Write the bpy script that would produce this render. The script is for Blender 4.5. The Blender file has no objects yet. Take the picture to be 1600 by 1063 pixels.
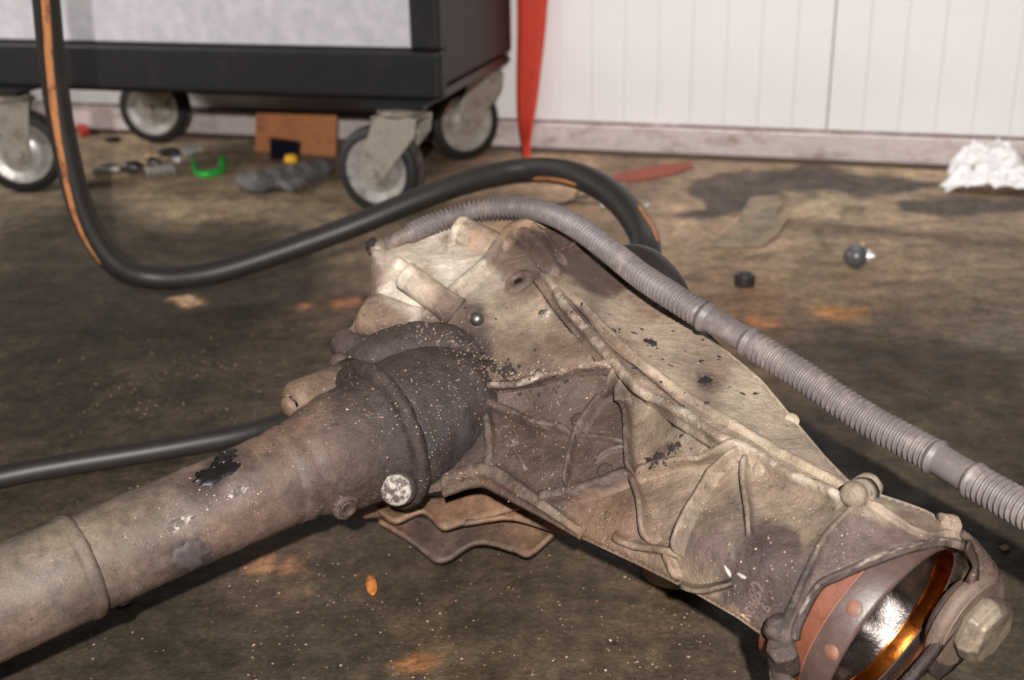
import bpy, bmesh, math, random
import numpy as np
from mathutils import Vector, Matrix, noise, geometry

random.seed(7); np.random.seed(7)
COL = bpy.context.scene.collection
scene = bpy.context.scene

# ------------------------------------------------------------------ camera
H = .50; TH = math.radians(21.8); RO = -.02; F = 1880.
fw = np.array([0, math.cos(TH), -math.sin(TH)]); R0 = np.array([1., 0, 0]); U0 = np.array([0, math.sin(TH), math.cos(TH)])
rt = R0*math.cos(RO)+U0*math.sin(RO); up = U0*math.cos(RO)-R0*math.sin(RO); CAM = np.array([0, 0, H])
cd = bpy.data.cameras.new('camera'); cam = bpy.data.objects.new('camera', cd); COL.objects.link(cam)
m = Matrix.Identity(4)
for i in range(3):
    m[i][0] = rt[i]; m[i][1] = up[i]; m[i][2] = -fw[i]; m[i][3] = CAM[i]
cam.matrix_world = m
cd.sensor_width = 36; cd.lens = F/1600*36; cd.clip_start = .02
cd.dof.use_dof = True; cd.dof.focus_distance = .73; cd.dof.aperture_fstop = 8.5
scene.camera = cam

# ------------------------------------------------------------------ light and exposure
w = bpy.data.worlds.new('world'); scene.world = w; w.use_nodes = True
w.node_tree.nodes['Background'].inputs[0].default_value = (.95, .97, 1, 1)
w.node_tree.nodes['Background'].inputs[1].default_value = .03
def lamp(name, kind, loc, energy, target=None, **kw):
    l = bpy.data.lights.new(name, kind); o = bpy.data.objects.new(name, l); COL.objects.link(o)
    o.location = loc; l.energy = energy
    for k, v in kw.items(): setattr(l, k, v)
    if target is not None:
        o.rotation_euler = (Vector(target)-Vector(loc)).to_track_quat('-Z', 'Y').to_euler()
    return o
lamp('flash', 'SPOT', (.0, -.334, .755), 138, (.05, .85, .08), spot_size=math.radians(75), spot_blend=.5,
     shadow_soft_size=.010, color=(1, .99, .97))
lamp('wall_fill', 'AREA', (.25, 1.5, 1.9), 5.4, (.35, 2.22, .3), shape='RECTANGLE', size=1.3, size_y=.12, spread=math.radians(70), color=(.97, .985, 1))  # unseen area light, added to brighten the white wall
lamp('side_fill', 'AREA', (-1.9, 1.5, .85), 4.6, (-.35, 2.0, .08), shape='RECTANGLE', size=.9, size_y=.15, spread=math.radians(70), color=(1, .98, .95))  # added light outside the view, lifts the floor under the trolley
scene.view_settings.view_transform = 'Standard'; scene.view_settings.look = 'None'
scene.view_settings.exposure = 0; scene.view_settings.gamma = 1; scene.view_settings.use_curve_mapping = False

# ------------------------------------------------------------------ geometry helpers
def ray(u, v):
    d = fw+(u-800)/F*rt-(v-531.5)/F*up
    return d/np.linalg.norm(d)
def P(u, v, r): return CAM+ray(u, v)*r
K = 1.087   # size of the trolley and wall parts
def fl(u, v, z=0.):
    d = ray(u, v); return CAM+d*((z-H)/d[2])
def pl(u, v, p0, n):
    d = ray(u, v); return CAM+d*(((p0-CAM)@n)/(d@n))
def proj(V):
    q = np.asarray(V, float)-CAM; z = q@fw
    z = np.where(np.abs(z) < 1e-4, 1e-4, z)
    return np.stack([800+F*(q@rt)/z, 531.5-F*(q@up)/z], -1)
def unit(a): a = np.asarray(a, float); return a/np.linalg.norm(a)
def lin(c):
    c = np.asarray(c, float)/255.
    return np.where(c <= .04045, c/12.92, ((c+.055)/1.055)**2.4)
def idw(px, kp, power=3.2):
    kp = np.asarray(kp, float); out = np.zeros((len(px), 3)); L = lin(kp[:, 2:5])
    for s in range(0, len(px), 20000):
        d2 = ((px[s:s+20000, None, :]-kp[None, :, :2])**2).sum(2)+60.
        wgt = d2**(-power/2); wgt /= wgt.sum(1, keepdims=True)
        out[s:s+20000] = wgt@L
    return out
def catmull(pts, n):
    p = np.asarray(pts, float); k = len(p)
    if k == 2: return p[0]+(p[1]-p[0])*np.linspace(0, 1, n)[:, None]
    q = np.vstack([2*p[0]-p[1], p, 2*p[-1]-p[-2]])
    t = np.linspace(0, k-1, n); i = np.minimum(t.astype(int), k-2); f = (t-i)[:, None]
    a, b, c, d = q[i], q[i+1], q[i+2], q[i+3]
    return .5*(2*b+(c-a)*f+(2*a-5*b+4*c-d)*f**2+(3*b-a-3*c+d)*f**3)
def even(pts, step=None, n=None):
    p = catmull(pts, max(200, 40*len(pts))); s = np.r_[0, np.cumsum(np.linalg.norm(np.diff(p, axis=0), axis=1))]
    n = n or max(2, int(s[-1]/step)+1)
    t = np.linspace(0, s[-1], n)
    return np.stack([np.interp(t, s, p[:, j]) for j in range(p.shape[1])], 1), s[-1]

def make(name, V, Fc, mat, parent=None, cols=None, smooth=True, sharp=None):
    me = bpy.data.meshes.new(name); me.from_pydata([tuple(v) for v in V], [], [tuple(int(i) for i in f) for f in Fc]); me.update()
    if smooth: me.polygons.foreach_set('use_smooth', [True]*len(me.polygons))
    if cols is not None:
        a = me.color_attributes.new('Col', 'FLOAT_COLOR', 'POINT')
        a.data.foreach_set('color', np.c_[cols, np.ones(len(cols))].astype(np.float32).ravel())
    if sharp: me.set_sharp_from_angle(angle=math.radians(sharp))
    me.materials.append(mat)
    o = bpy.data.objects.new(name, me); COL.objects.link(o)
    if parent: o.parent = parent; o.matrix_parent_inverse = parent.matrix_world.inverted()
    return o
def thing(name, label, cat, loc=(0, 0, 0), group=None):
    o = bpy.data.objects.new(name, None); COL.objects.link(o); o.location = loc; o.empty_display_size = .03
    o['label'] = label; o['category'] = cat
    if group: o['group'] = group
    bpy.context.view_layer.update()
    return o
def tag(o, label, cat, group=None, kind=None):
    o['label'] = label; o['category'] = cat
    if group: o['group'] = group
    if kind: o['kind'] = kind
    return o
def struct(o): o['kind'] = 'structure'; return o

def frames(p, start=None):
    t = np.gradient(p, axis=0); t /= np.linalg.norm(t, axis=1, keepdims=True)
    n = np.zeros_like(p); a = np.array([0, 0, 1.]) if start is None else np.asarray(start, float)
    for i in range(len(p)):
        a = a-t[i]*(a@t[i])
        if np.linalg.norm(a) < 1e-6: a = np.cross(t[i], [1, 0, 0])
        a = a/np.linalg.norm(a); n[i] = a
    return t, n, np.cross(t, n)
def grid_faces(nr, nc, wrap=True, base=0):
    f = []
    for i in range(nr-1):
        for j in range(nc if wrap else nc-1):
            k = (j+1) % nc
            f.append((base+i*nc+j, base+i*nc+k, base+(i+1)*nc+k, base+(i+1)*nc+j))
    return f
def tube(p, rad, seg=16, cap=True):
    p = np.asarray(p, float); rad = np.broadcast_to(np.asarray(rad, float), (len(p),))
    t, n, b = frames(p); a = np.linspace(0, 2*np.pi, seg, endpoint=False)
    V = (p[:, None, :]+rad[:, None, None]*(np.cos(a)[None, :, None]*n[:, None, :]+np.sin(a)[None, :, None]*b[:, None, :])).reshape(-1, 3)
    Fc = grid_faces(len(p), seg)
    if cap: Fc += [tuple(range(seg))[::-1], tuple((len(p)-1)*seg+j for j in range(seg))]
    return V, Fc
def lathe(prof, o, ax, seg=32, refdir=None, cap=True):
    ax = unit(ax); x = np.asarray(refdir, float) if refdir is not None else np.array([0, 0, 1.])
    if abs(ax@unit(x)) > .95 and refdir is None: x = np.array([1., 0, 0])
    x = unit(x-ax*(x@ax)); y = np.cross(ax, x); a = np.linspace(0, 2*np.pi, seg, endpoint=False)
    prof = np.asarray(prof, float)
    V = (o+prof[:, 0, None, None]*ax+prof[:, 1, None, None]*(np.cos(a)[None, :, None]*x+np.sin(a)[None, :, None]*y)).reshape(-1, 3)
    Fc = grid_faces(len(prof), seg)
    if cap: Fc += [tuple(range(seg))[::-1], tuple((len(prof)-1)*seg+j for j in range(seg))]
    return V, Fc
def join(parts):
    V = []; Fc = []; b = 0
    for v, f in parts:
        V.append(np.asarray(v, float)); Fc += [tuple(i+b for i in q) for q in f]; b += len(v)
    return np.vstack(V), Fc
def box(c, X, Y, Z, sx, sy, sz):
    c = np.asarray(c, float); X, Y, Z = (np.asarray(q, float) for q in (X, Y, Z)); V = []
    for a in (-.5, .5):
        for b in (-.5, .5):
            for d in (-.5, .5): V.append(c+X*sx*a+Y*sy*b+Z*sz*d)
    return np.array(V), [(0, 1, 3, 2), (4, 6, 7, 5), (0, 4, 5, 1), (2, 3, 7, 6), (0, 2, 6, 4), (1, 5, 7, 3)]
def bevel(o, width, seg=2):
    b = o.modifiers.new('bevel', 'BEVEL'); b.width = width; b.segments = seg; b.limit_method = 'ANGLE'; b.angle_limit = math.radians(35)
    return o
def prism(poly, Z, h):
    n = len(poly); poly = np.asarray(poly, float); Z = np.asarray(Z, float)
    V = np.vstack([poly, poly+Z*h]); Fc = [tuple(range(n))[::-1], tuple(range(n, 2*n))]
    for i in range(n): Fc.append((i, (i+1) % n, n+(i+1) % n, n+i))
    return V, Fc
def rough(V, amp, scale, seed=0.):
    out = np.array(V, float)
    for i, v in enumerate(out):
        q = noise.noise_vector(Vector(v)*scale+Vector((seed, seed*.7, 3.1)))
        out[i] = v+amp*np.array(q)
    return out

# ------------------------------------------------------------------ materials
def nt(name):
    mt = bpy.data.materials.new(name); mt.use_nodes = True; t = mt.node_tree; b = t.nodes['Principled BSDF']
    return mt, t, b
def N(t, typ, **kw):
    n = t.nodes.new(typ)
    for k, v in kw.items():
        if k.startswith('i_'): n.inputs[int(k[2:])].default_value = v
        else: setattr(n, k, v)
    return n
def noise_n(t, co, scale, detail=4., rough_=.6):
    n = N(t, 'ShaderNodeTexNoise'); n.inputs['Scale'].default_value = scale; n.inputs['Detail'].default_value = detail
    n.inputs['Roughness'].default_value = rough_; t.links.new(co, n.inputs['Vector']); return n.outputs[0]
def ramp(t, fac, a, b, c0=(0, 0, 0, 1), c1=(1, 1, 1, 1)):
    r = N(t, 'ShaderNodeValToRGB'); r.color_ramp.elements[0].position = a; r.color_ramp.elements[1].position = b
    r.color_ramp.elements[0].color = c0; r.color_ramp.elements[1].color = c1; t.links.new(fac, r.inputs[0]); return r.outputs[0]
def mixc(t, fac, a, b, mode='MIX'):
    n = N(t, 'ShaderNodeMix', data_type='RGBA', blend_type=mode)
    for s, val in ((n.inputs[0], fac), (n.inputs[6], a), (n.inputs[7], b)):
        if hasattr(val, 'links'): t.links.new(val, s)
        else: s.default_value = val
    return n.outputs[2]
def rgba(c): return tuple(float(x) for x in lin(c))+(1.,)
def bump(t, b, h, strength, dist):
    n = N(t, 'ShaderNodeBump'); n.inputs['Strength'].default_value = strength; n.inputs['Distance'].default_value = dist
    t.links.new(h, n.inputs['Height']); t.links.new(n.outputs[0], b.inputs['Normal'])
def add(t, a, b, k=1.):
    n = N(t, 'ShaderNodeMath', operation='MULTIPLY_ADD'); t.links.new(b, n.inputs[0]); n.inputs[1].default_value = k; t.links.new(a, n.inputs[2]); return n.outputs[0]

def grimy(name, base=None, var=.35, speck=.5, dark=.5, rgh=(.45, .75), bstr=.6, bdist=.0012, sc=1., metal=0., spec=.4):
    """surface colour (own or from the Col attribute) mottled with dirt, pale grit and dark oil flecks"""
    mt, t, b = nt(name); co = N(t, 'ShaderNodeTexCoord').outputs['Object']
    if base is None: c = N(t, 'ShaderNodeAttribute', attribute_name='Col').outputs['Color']
    else:
        n = N(t, 'ShaderNodeRGB'); n.outputs[0].default_value = rgba(base); c = n.outputs[0]
    big = noise_n(t, co, 28*sc, 6, .65); mid = noise_n(t, co, 130*sc, 5, .7); fine = noise_n(t, co, 900*sc, 3, .7)
    k = ramp(t, big, .3, .7, (1-var,)*3+(1,), (1+var*.8, 1+var*.75, 1+var*.7, 1)); c = mixc(t, 1., c, k, 'MULTIPLY')
    k = ramp(t, mid, .32, .68, (1-var*.7,)*3+(1,), (1+var*.6,)*3+(1,)); c = mixc(t, 1., c, k, 'MULTIPLY')
    k = ramp(t, fine, .3, .7, (1-var*.6,)*3+(1,), (1+var*.6,)*3+(1,)); c = mixc(t, 1., c, k, 'MULTIPLY')
    if dark:
        d = ramp(t, noise_n(t, co, 210*sc, 2, .5), .69, .74, (0, 0, 0, 1), (dark,)*3+(1,)); c = mixc(t, d, c, (.02, .014, .012, 1))
    if speck:
        v = N(t, 'ShaderNodeTexVoronoi'); v.inputs['Scale'].default_value = 420*sc; t.links.new(co, v.inputs['Vector'])
        s = ramp(t, v.outputs['Distance'], .12, .22, (1, 1, 1, 1), (0, 0, 0, 1))
        gate = ramp(t, noise_n(t, co, 46*sc, 3, .6), .54, .66)
        s2 = N(t, 'ShaderNodeMath', operation='MULTIPLY'); t.links.new(s, s2.inputs[0]); t.links.new(gate, s2.inputs[1])
        s3 = N(t, 'ShaderNodeMath', operation='MULTIPLY'); t.links.new(s2.outputs[0], s3.inputs[0]); s3.inputs[1].default_value = speck
        c = mixc(t, s3.outputs[0], c, (.62, .5, .42, 1))
    t.links.new(c, b.inputs['Base Color'])
    r = ramp(t, mid, .3, .7, (rgh[0],)*3+(1,), (rgh[1],)*3+(1,)); t.links.new(r, b.inputs['Roughness'])
    b.inputs['Metallic'].default_value = metal; b.inputs['Specular IOR Level'].default_value = spec
    bump(t, b, add(t, add(t, mid, fine, .45), big, .8), bstr, bdist)
    return mt
def plain(name, c, rgh=.5, metal=0., spec=.5, var=.15, sc=60., bstr=0.2, bdist=.0006):
    mt, t, b = nt(name); co = N(t, 'ShaderNodeTexCoord').outputs['Object']; nn = noise_n(t, co, sc, 5, .65)
    k = ramp(t, nn, .3, .7, (1-var,)*3+(1,), (1+var,)*3+(1,)); cc = mixc(t, 1., rgba(c), k, 'MULTIPLY')
    t.links.new(cc, b.inputs['Base Color']); b.inputs['Roughness'].default_value = rgh; b.inputs['Metallic'].default_value = metal
    b.inputs['Specular IOR Level'].default_value = spec
    if bstr: bump(t, b, nn, bstr, bdist)
    return mt
def worn(name, c, c2, sc=30., a=.55, b_=.65, rgh=.5, metal=0., stretch=None, spec=.5):
    mt, t, b = nt(name); co = N(t, 'ShaderNodeTexCoord').outputs['Object']
    if stretch:
        mp = N(t, 'ShaderNodeMapping'); mp.inputs['Scale'].default_value = stretch; t.links.new(co, mp.inputs[0]); co = mp.outputs[0]
    nn = noise_n(t, co, sc, 6, .7); fac = ramp(t, nn, a, b_)
    n2 = noise_n(t, co, sc*5, 4, .6); k = ramp(t, n2, .3, .7, (.85,)*3+(1,), (1.12,)*3+(1,))
    cc = mixc(t, 1., mixc(t, fac, rgba(c), rgba(c2)), k, 'MULTIPLY')
    t.links.new(cc, b.inputs['Base Color']); b.inputs['Roughness'].default_value = rgh; b.inputs['Metallic'].default_value = metal
    b.inputs['Specular IOR Level'].default_value = spec
    bump(t, b, n2, .2, .0006)
    return mt

M_cast = grimy('cast_aluminium_grime', var=.32, speck=.8, bstr=.9, bdist=.0018)
M_oily = grimy('oily_grit', var=.4, speck=.8, dark=.7, bstr=.9, bdist=.002, sc=1.)
M_tube = grimy('dirty_steel_tube', var=.4, speck=.35, dark=.6, bstr=.5)
M_rust = grimy('rusty_drum', (104, 58, 40), var=.25, speck=.15, dark=.3, rgh=(.5, .7), bstr=.3)
M_band = grimy('brown_steel_band', (74, 57, 52), var=.18, speck=.1, dark=.2, rgh=(.35, .5), bstr=.2, spec=.5)
M_bronze = worn('bronze_race', (196, 110, 45), (120, 60, 28), 60, .45, .6, .22, 1.)
M_bore = plain('oiled_dark_bore', (96, 88, 84), .3, 1., .5, .2, 420, .35, .0008)
M_dark = plain('black_grease', (22, 19, 18), .4, 0, .5, .3, 80, .6, .002)
M_clot = grimy('crusted_grease', (52, 43, 40), var=.5, speck=.6, dark=.4, bstr=.9, bdist=.002, sc=1.6)
M_pale = worn('pale_scuffed_metal', (134, 119, 102), (90, 76, 67), 45, .45, .62, .5, .3)
M_white = worn('white_paint_fleck', (168, 158, 146), (80, 67, 61), 110, .46, .54, .65)
M_floor = None
M_rubber = plain('black_rubber', (44, 38, 35), .48, 0, .5, .18, 50, .25)
M_tyre = plain('tyre_rubber', (30, 29, 28), .6, 0, .4, .15, 60)
M_tread = worn('worn_tread_rubber', (86, 76, 70), (52, 46, 44), 40, .45, .6, .75)
M_zinc = worn('dirty_zinc', (164, 154, 140), (116, 103, 90), 38, .5, .7, .42, .35)
M_hub = worn('brushed_zinc_hub', (190, 184, 178), (140, 132, 122), 35, .5, .7, .36, .6)
M_black = worn('black_powder_coat', (31, 28, 30), (48, 42, 41), 24, .55, .8, .5, spec=.25)
M_panel = worn('greyed_white_panel', (184, 178, 182), (132, 98, 84), 9, .66, .76, .45)
M_wall = plain('white_painted_board', (238, 232, 230), .5, var=.035, sc=7, bstr=0)
M_groove = plain('dirty_joint', (186, 172, 168), .8)
M_base = worn('scuffed_base_rail', (206, 190, 186), (140, 110, 98), 16, .5, .75, .6, stretch=(1, 1, 2.5))
M_basedirt = plain('grimy_ledge', (78, 62, 50), .8, var=.4)
M_red = worn('red_webbing', (196, 58, 36), (120, 42, 32), 30, .62, .72, .7)
M_orange = worn('faded_orange_strip', (142, 66, 48), (112, 60, 45), 30, .5, .7, .7)
M_loom = worn('dusty_grey_plastic', (104, 94, 93), (140, 126, 118), 45, .5, .72, .5)
M_loomt = worn('tan_dusted_plastic', (126, 108, 96), (92, 80, 76), 60, .45, .6, .6)
M_stripe = worn('worn_orange_stripe', (198, 128, 78), (120, 74, 48), 110, .52, .62, .55, stretch=(1, 1, .35))
M_card = worn('brown_card', (186, 120, 76), (150, 92, 58), 22, .5, .7, .8)
M_navy = plain('navy_plastic', (26, 26, 40), .4)
M_yellow = plain('yellow_plastic', (226, 168, 30), .45)
M_glove = plain('dark_grey_fabric', (92, 87, 86), .85, var=.3, sc=120, bstr=.5, bdist=.001)
M_green = plain('green_plastic', (40, 176, 66), .35)
M_steel = plain('bright_steel', (206, 202, 198), .35, .4, .5, .2)
M_dsteel = plain('dull_steel', (110, 104, 100), .4, .8)
M_tissue = plain('white_tissue', (236, 230, 228), .85, var=.08, sc=30, bstr=.5, bdist=.002)
M_seed = worn('orange_seed', (196, 124, 58), (150, 84, 36), 200, .45, .6, .5)
M_plate = worn('tan_gasket_plate', (142, 124, 100), (104, 88, 70), 30, .45, .65, .75)
M_grit = worn('grit', (150, 118, 88), (190, 160, 130), 30, .45, .55, .8)

# ------------------------------------------------------------------ floor
def sdpoly(px, poly):
    poly = np.asarray(poly, float); n = len(poly); d = np.full(len(px), 1e9); ins = np.zeros(len(px), bool)
    for i in range(n):
        a, b = poly[i], poly[(i+1) % n]; e = b-a; wv = px-a
        tt = np.clip((wv@e)/(e@e), 0, 1); q = wv-tt[:, None]*e; d = np.minimum(d, (q**2).sum(1))
        c1 = px[:, 1] >= a[1]; c2 = px[:, 1] < b[1]; cr = e[0]*wv[:, 1]-e[1]*wv[:, 0]
        ins ^= (c1 & c2 & (cr > 0)) | (~c1 & ~c2 & (cr < 0))
    d = np.sqrt(d); return np.where(ins, -d, d)
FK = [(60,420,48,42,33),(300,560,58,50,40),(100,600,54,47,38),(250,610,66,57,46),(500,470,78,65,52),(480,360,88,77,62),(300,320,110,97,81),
(250,250,126,110,92),(450,310,108,95,79),(200,240,122,106,88),(350,240,122,106,88),(150,350,52,46,38),(30,330,84,74,60),(330,400,56,48,40),(500,240,110,92,74),(700,300,100,84,68),(600,350,82,68,55),(900,330,122,100,82),(1050,350,122,102,84),  # tones under the trolley raised to make up for weak light there
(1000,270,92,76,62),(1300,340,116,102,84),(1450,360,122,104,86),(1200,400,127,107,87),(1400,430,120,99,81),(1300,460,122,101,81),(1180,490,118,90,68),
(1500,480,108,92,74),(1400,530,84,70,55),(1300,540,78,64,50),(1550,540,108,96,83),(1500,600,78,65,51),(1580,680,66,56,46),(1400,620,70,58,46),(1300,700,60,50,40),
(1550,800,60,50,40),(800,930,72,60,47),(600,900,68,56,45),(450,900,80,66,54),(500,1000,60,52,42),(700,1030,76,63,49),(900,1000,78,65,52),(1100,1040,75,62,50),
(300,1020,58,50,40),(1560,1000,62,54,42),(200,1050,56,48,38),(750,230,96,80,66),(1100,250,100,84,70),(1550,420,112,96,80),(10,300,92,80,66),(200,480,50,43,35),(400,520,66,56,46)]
STAINS = [([(1085,300),(1105,275),(1150,262),(1300,266),(1420,282),(1475,290),(1475,300),(1380,300),(1310,300),(1280,308),(1220,306),(1180,314),(1165,338),(1130,344),(1020,338),(1070,328),(1100,322)], (58,49,43), 5, 22),
 ([(1395,308),(1480,310),(1610,310),(1610,332),(1530,342),(1480,347),(1440,335),(1408,330)], (60,52,45), 5, 18),
 ([(1320,318),(1352,318),(1355,332),(1320,338),(1308,350),(1312,330)], (80,67,54), 5, 14),
 ([(1268,358),(1285,358),(1300,398),(1290,400)], (84,70,54), 5, 10),
 ([(1180,350),(1240,342),(1330,352),(1500,368),(1610,380),(1610,390),(1480,378),(1330,364),(1200,358)], (84,68,54), 5, 12),
 ([(1250,412),(1330,404),(1318,418),(1250,420)], (90,74,58), 5, 8),
 ([(1110,400),(1220,395),(1200,408),(1130,410)], (88,72,56), 6, 10),
 ([(1320,306),(1370,300),(1350,312)], (72,60,50), 4, 8),
 ([(1262,484),(1290,478),(1366,481),(1362,492),(1305,500),(1272,492)], (160,112,66), 4, 12),
 ([(1165,495),(1220,505),(1215,512),(1175,508)], (170,112,72), 4, 5),
 ([(1120,560),(1280,520),(1420,535),(1610,560),(1610,640),(1420,600),(1240,580)], (70,58,47), 25, 20),
 ([(0,340),(110,318),(190,345),(420,345),(520,400),(480,470),(330,560),(0,520)], (50,43,34), 30, 15),
 ([(380,892),(400,868),(425,870),(420,895)], (160,118,90), 8, 5), ([(432,885),(455,872),(470,890),(440,898)], (156,112,86), 8, 5),
 ([(600,1045),(640,1025),(680,1035),(650,1056)], (150,105,66), 6, 14), ([(270,466),(300,462),(318,475),(290,482)], (176,140,108), 3, 5),
 ([(460,478),(485,474),(480,486)], (160,110,84), 4, 4), ([(515,470),(560,463),(562,475),(520,482)], (150,100,76), 6, 5),
 ([(800,300),(930,315),(900,340),(830,330)], (110,90,72), 8, 10),
 ([(250,285),(500,300),(520,330),(300,345),(200,320)], (96,84,69), 20, 14)]
def span(segs):
    out = []
    for a, b, s in segs: out += list(np.arange(a, b, s))
    return np.array(out)
fx = span([(-3, -1, .1), (-1, 1, .0075), (1, 3.01, .1)]); fy = span([(-1.6, .5, .1), (.5, 1.1, .0065), (1.1, 2.5, .012), (2.5, 3.6, .1)])
gx, gy = np.meshgrid(fx, fy)
V = np.stack([gx.ravel(), gy.ravel(), np.zeros(gx.size)], 1)
inner = (np.abs(V[:, 0]) < 1.2) & (V[:, 1] > .45) & (V[:, 1] < 2.6)
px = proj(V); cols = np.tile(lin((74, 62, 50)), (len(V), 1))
jit = np.zeros((len(V), 2))
idx = np.where(inner)[0]
for i in idx:
    p_ = Vector((V[i, 0], V[i, 1], 0)); a = noise.noise_vector(p_*9); b_ = noise.noise_vector(p_*34)
    jit[i] = (a[0]*26+b_[0]*11, a[1]*13+b_[1]*6)
fk = np.interp(V[idx, 1], [.87, 1.3, 1.85, 2.28], [.9, 1.15, 1.6, 1.75])[:, None]   # floor colour brightened with distance to make up for the flash's fall-off
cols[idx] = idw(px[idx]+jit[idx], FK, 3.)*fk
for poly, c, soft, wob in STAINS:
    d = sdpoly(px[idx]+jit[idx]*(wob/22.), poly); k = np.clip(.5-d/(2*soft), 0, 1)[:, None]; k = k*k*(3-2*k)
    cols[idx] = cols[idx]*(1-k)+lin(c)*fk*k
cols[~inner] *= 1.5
def floor_mat():
    mt, t, b = nt('oil_stained_concrete'); co = N(t, 'ShaderNodeTexCoord').outputs['Object']
    c = N(t, 'ShaderNodeAttribute', attribute_name='Col').outputs['Color']
    mp = N(t, 'ShaderNodeMapping'); mp.inputs['Scale'].default_value = (1, 1.05, 1); t.links.new(co, mp.inputs[0]); c2 = mp.outputs[0]
    for sc, lo, hi in ((7, .66, 1.34), (26, .5, 1.6), (80, .62, 1.45), (260, .66, 1.4), (900, .74, 1.3)):
        c = mixc(t, 1., c, ramp(t, noise_n(t, c2, sc, 5, .68), .3, .7, (lo, lo, lo, 1), (hi, hi*.99, hi*.97, 1)), 'MULTIPLY')
    d = ramp(t, noise_n(t, co, 55, 4, .65), .66, .72); c = mixc(t, d, c, mixc(t, 1., c, (1.75, 1.5, 1.35, 1), 'MULTIPLY'))
    v = N(t, 'ShaderNodeTexVoronoi'); v.inputs['Scale'].default_value = 95; t.links.new(co, v.inputs['Vector'])
    s = ramp(t, v.outputs['Distance'], .06, .13, (1, 1, 1, 1), (0, 0, 0, 1)); g = ramp(t, noise_n(t, co, 21, 3, .6), .5, .62)
    s2 = N(t, 'ShaderNodeMath', operation='MULTIPLY'); t.links.new(s, s2.inputs[0]); t.links.new(g, s2.inputs[1])
    c = mixc(t, s2.outputs[0], c, (.34, .235, .16, 1))
    t.links.new(c, b.inputs['Base Color']); b.inputs['Specular IOR Level'].default_value = .35
    r = ramp(t, noise_n(t, co, 30, 5, .6), .3, .7, (.5,)*3+(1,), (.8,)*3+(1,)); t.links.new(r, b.inputs['Roughness'])
    bump(t, b, add(t, noise_n(t, co, 110, 6, .7), noise_n(t, co, 500, 3, .6), .5), .55, .003)
    return mt
M_floor = floor_mat()
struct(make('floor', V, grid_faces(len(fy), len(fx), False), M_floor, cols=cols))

# ------------------------------------------------------------------ wall of boards with a base rail
D = np.array([.9622, -.2723, 0]); Nn = np.array([.2723, .9622, 0]); Zz = np.array([0, 0, 1.])
w0 = fl(900, 237)
def W(d, n, z): return w0+D*d*K+Nn*n*K+Zz*z*K
V, Fc = box(W(-.1, .06, 1.3), D, Nn, Zz, 5.2*K, .05*K, 2.6*K)
wall = struct(make('wall_back', V, Fc, M_groove, smooth=False))
PITCH = .0546; b0 = .4052
proto = None
for k in range(-36, 22):
    x0 = b0+k*PITCH; gapL = .0013 if k == 0 else .00018; gapR = .0013 if k == -1 else .00018
    if proto is None or gapL != .00018 or gapR != .00018:
        V, Fc = box(W(0, 0, 0)*0, D, Nn, Zz, (PITCH-gapL-gapR)*K, .016*K, 2.55*K)
        o = make('board', V, Fc, M_wall, wall, smooth=False); bevel(o, .0005, 2)
        if gapL == .00018 and gapR == .00018: proto = o
    else:
        o = proto.copy(); COL.objects.link(o); o.parent = wall
    c = W(x0+PITCH/2+(gapL-gapR)/2, .0275+random.uniform(-.0004, .0004), 1.322)
    o.location = Vector(c)
# base rail: an upright face with a dirty foot
V, Fc = box(W(-.1, .03, .024), D, Nn, Zz, 5.2*K, .06*K, .042*K)
rail = struct(make('baseboard_back', V, Fc, M_base, smooth=False)); bevel(rail, .003, 3)
V, Fc = box(W(-.1, -.008, .002), D, Nn, Zz, 5.2*K, .02*K, .005*K)
make('dirt_ledge', V, Fc, M_basedirt, rail, smooth=False)
V, Fc = box(W(-.1, .016, .0465), D, Nn, Zz, 5.2*K, .012*K, .004*K)
make('dirt_line', V, Fc, worn('dirty_rail_edge', (120, 98, 90), (186, 168, 162), 22, .5, .7, .8), rail, smooth=False)

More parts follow.
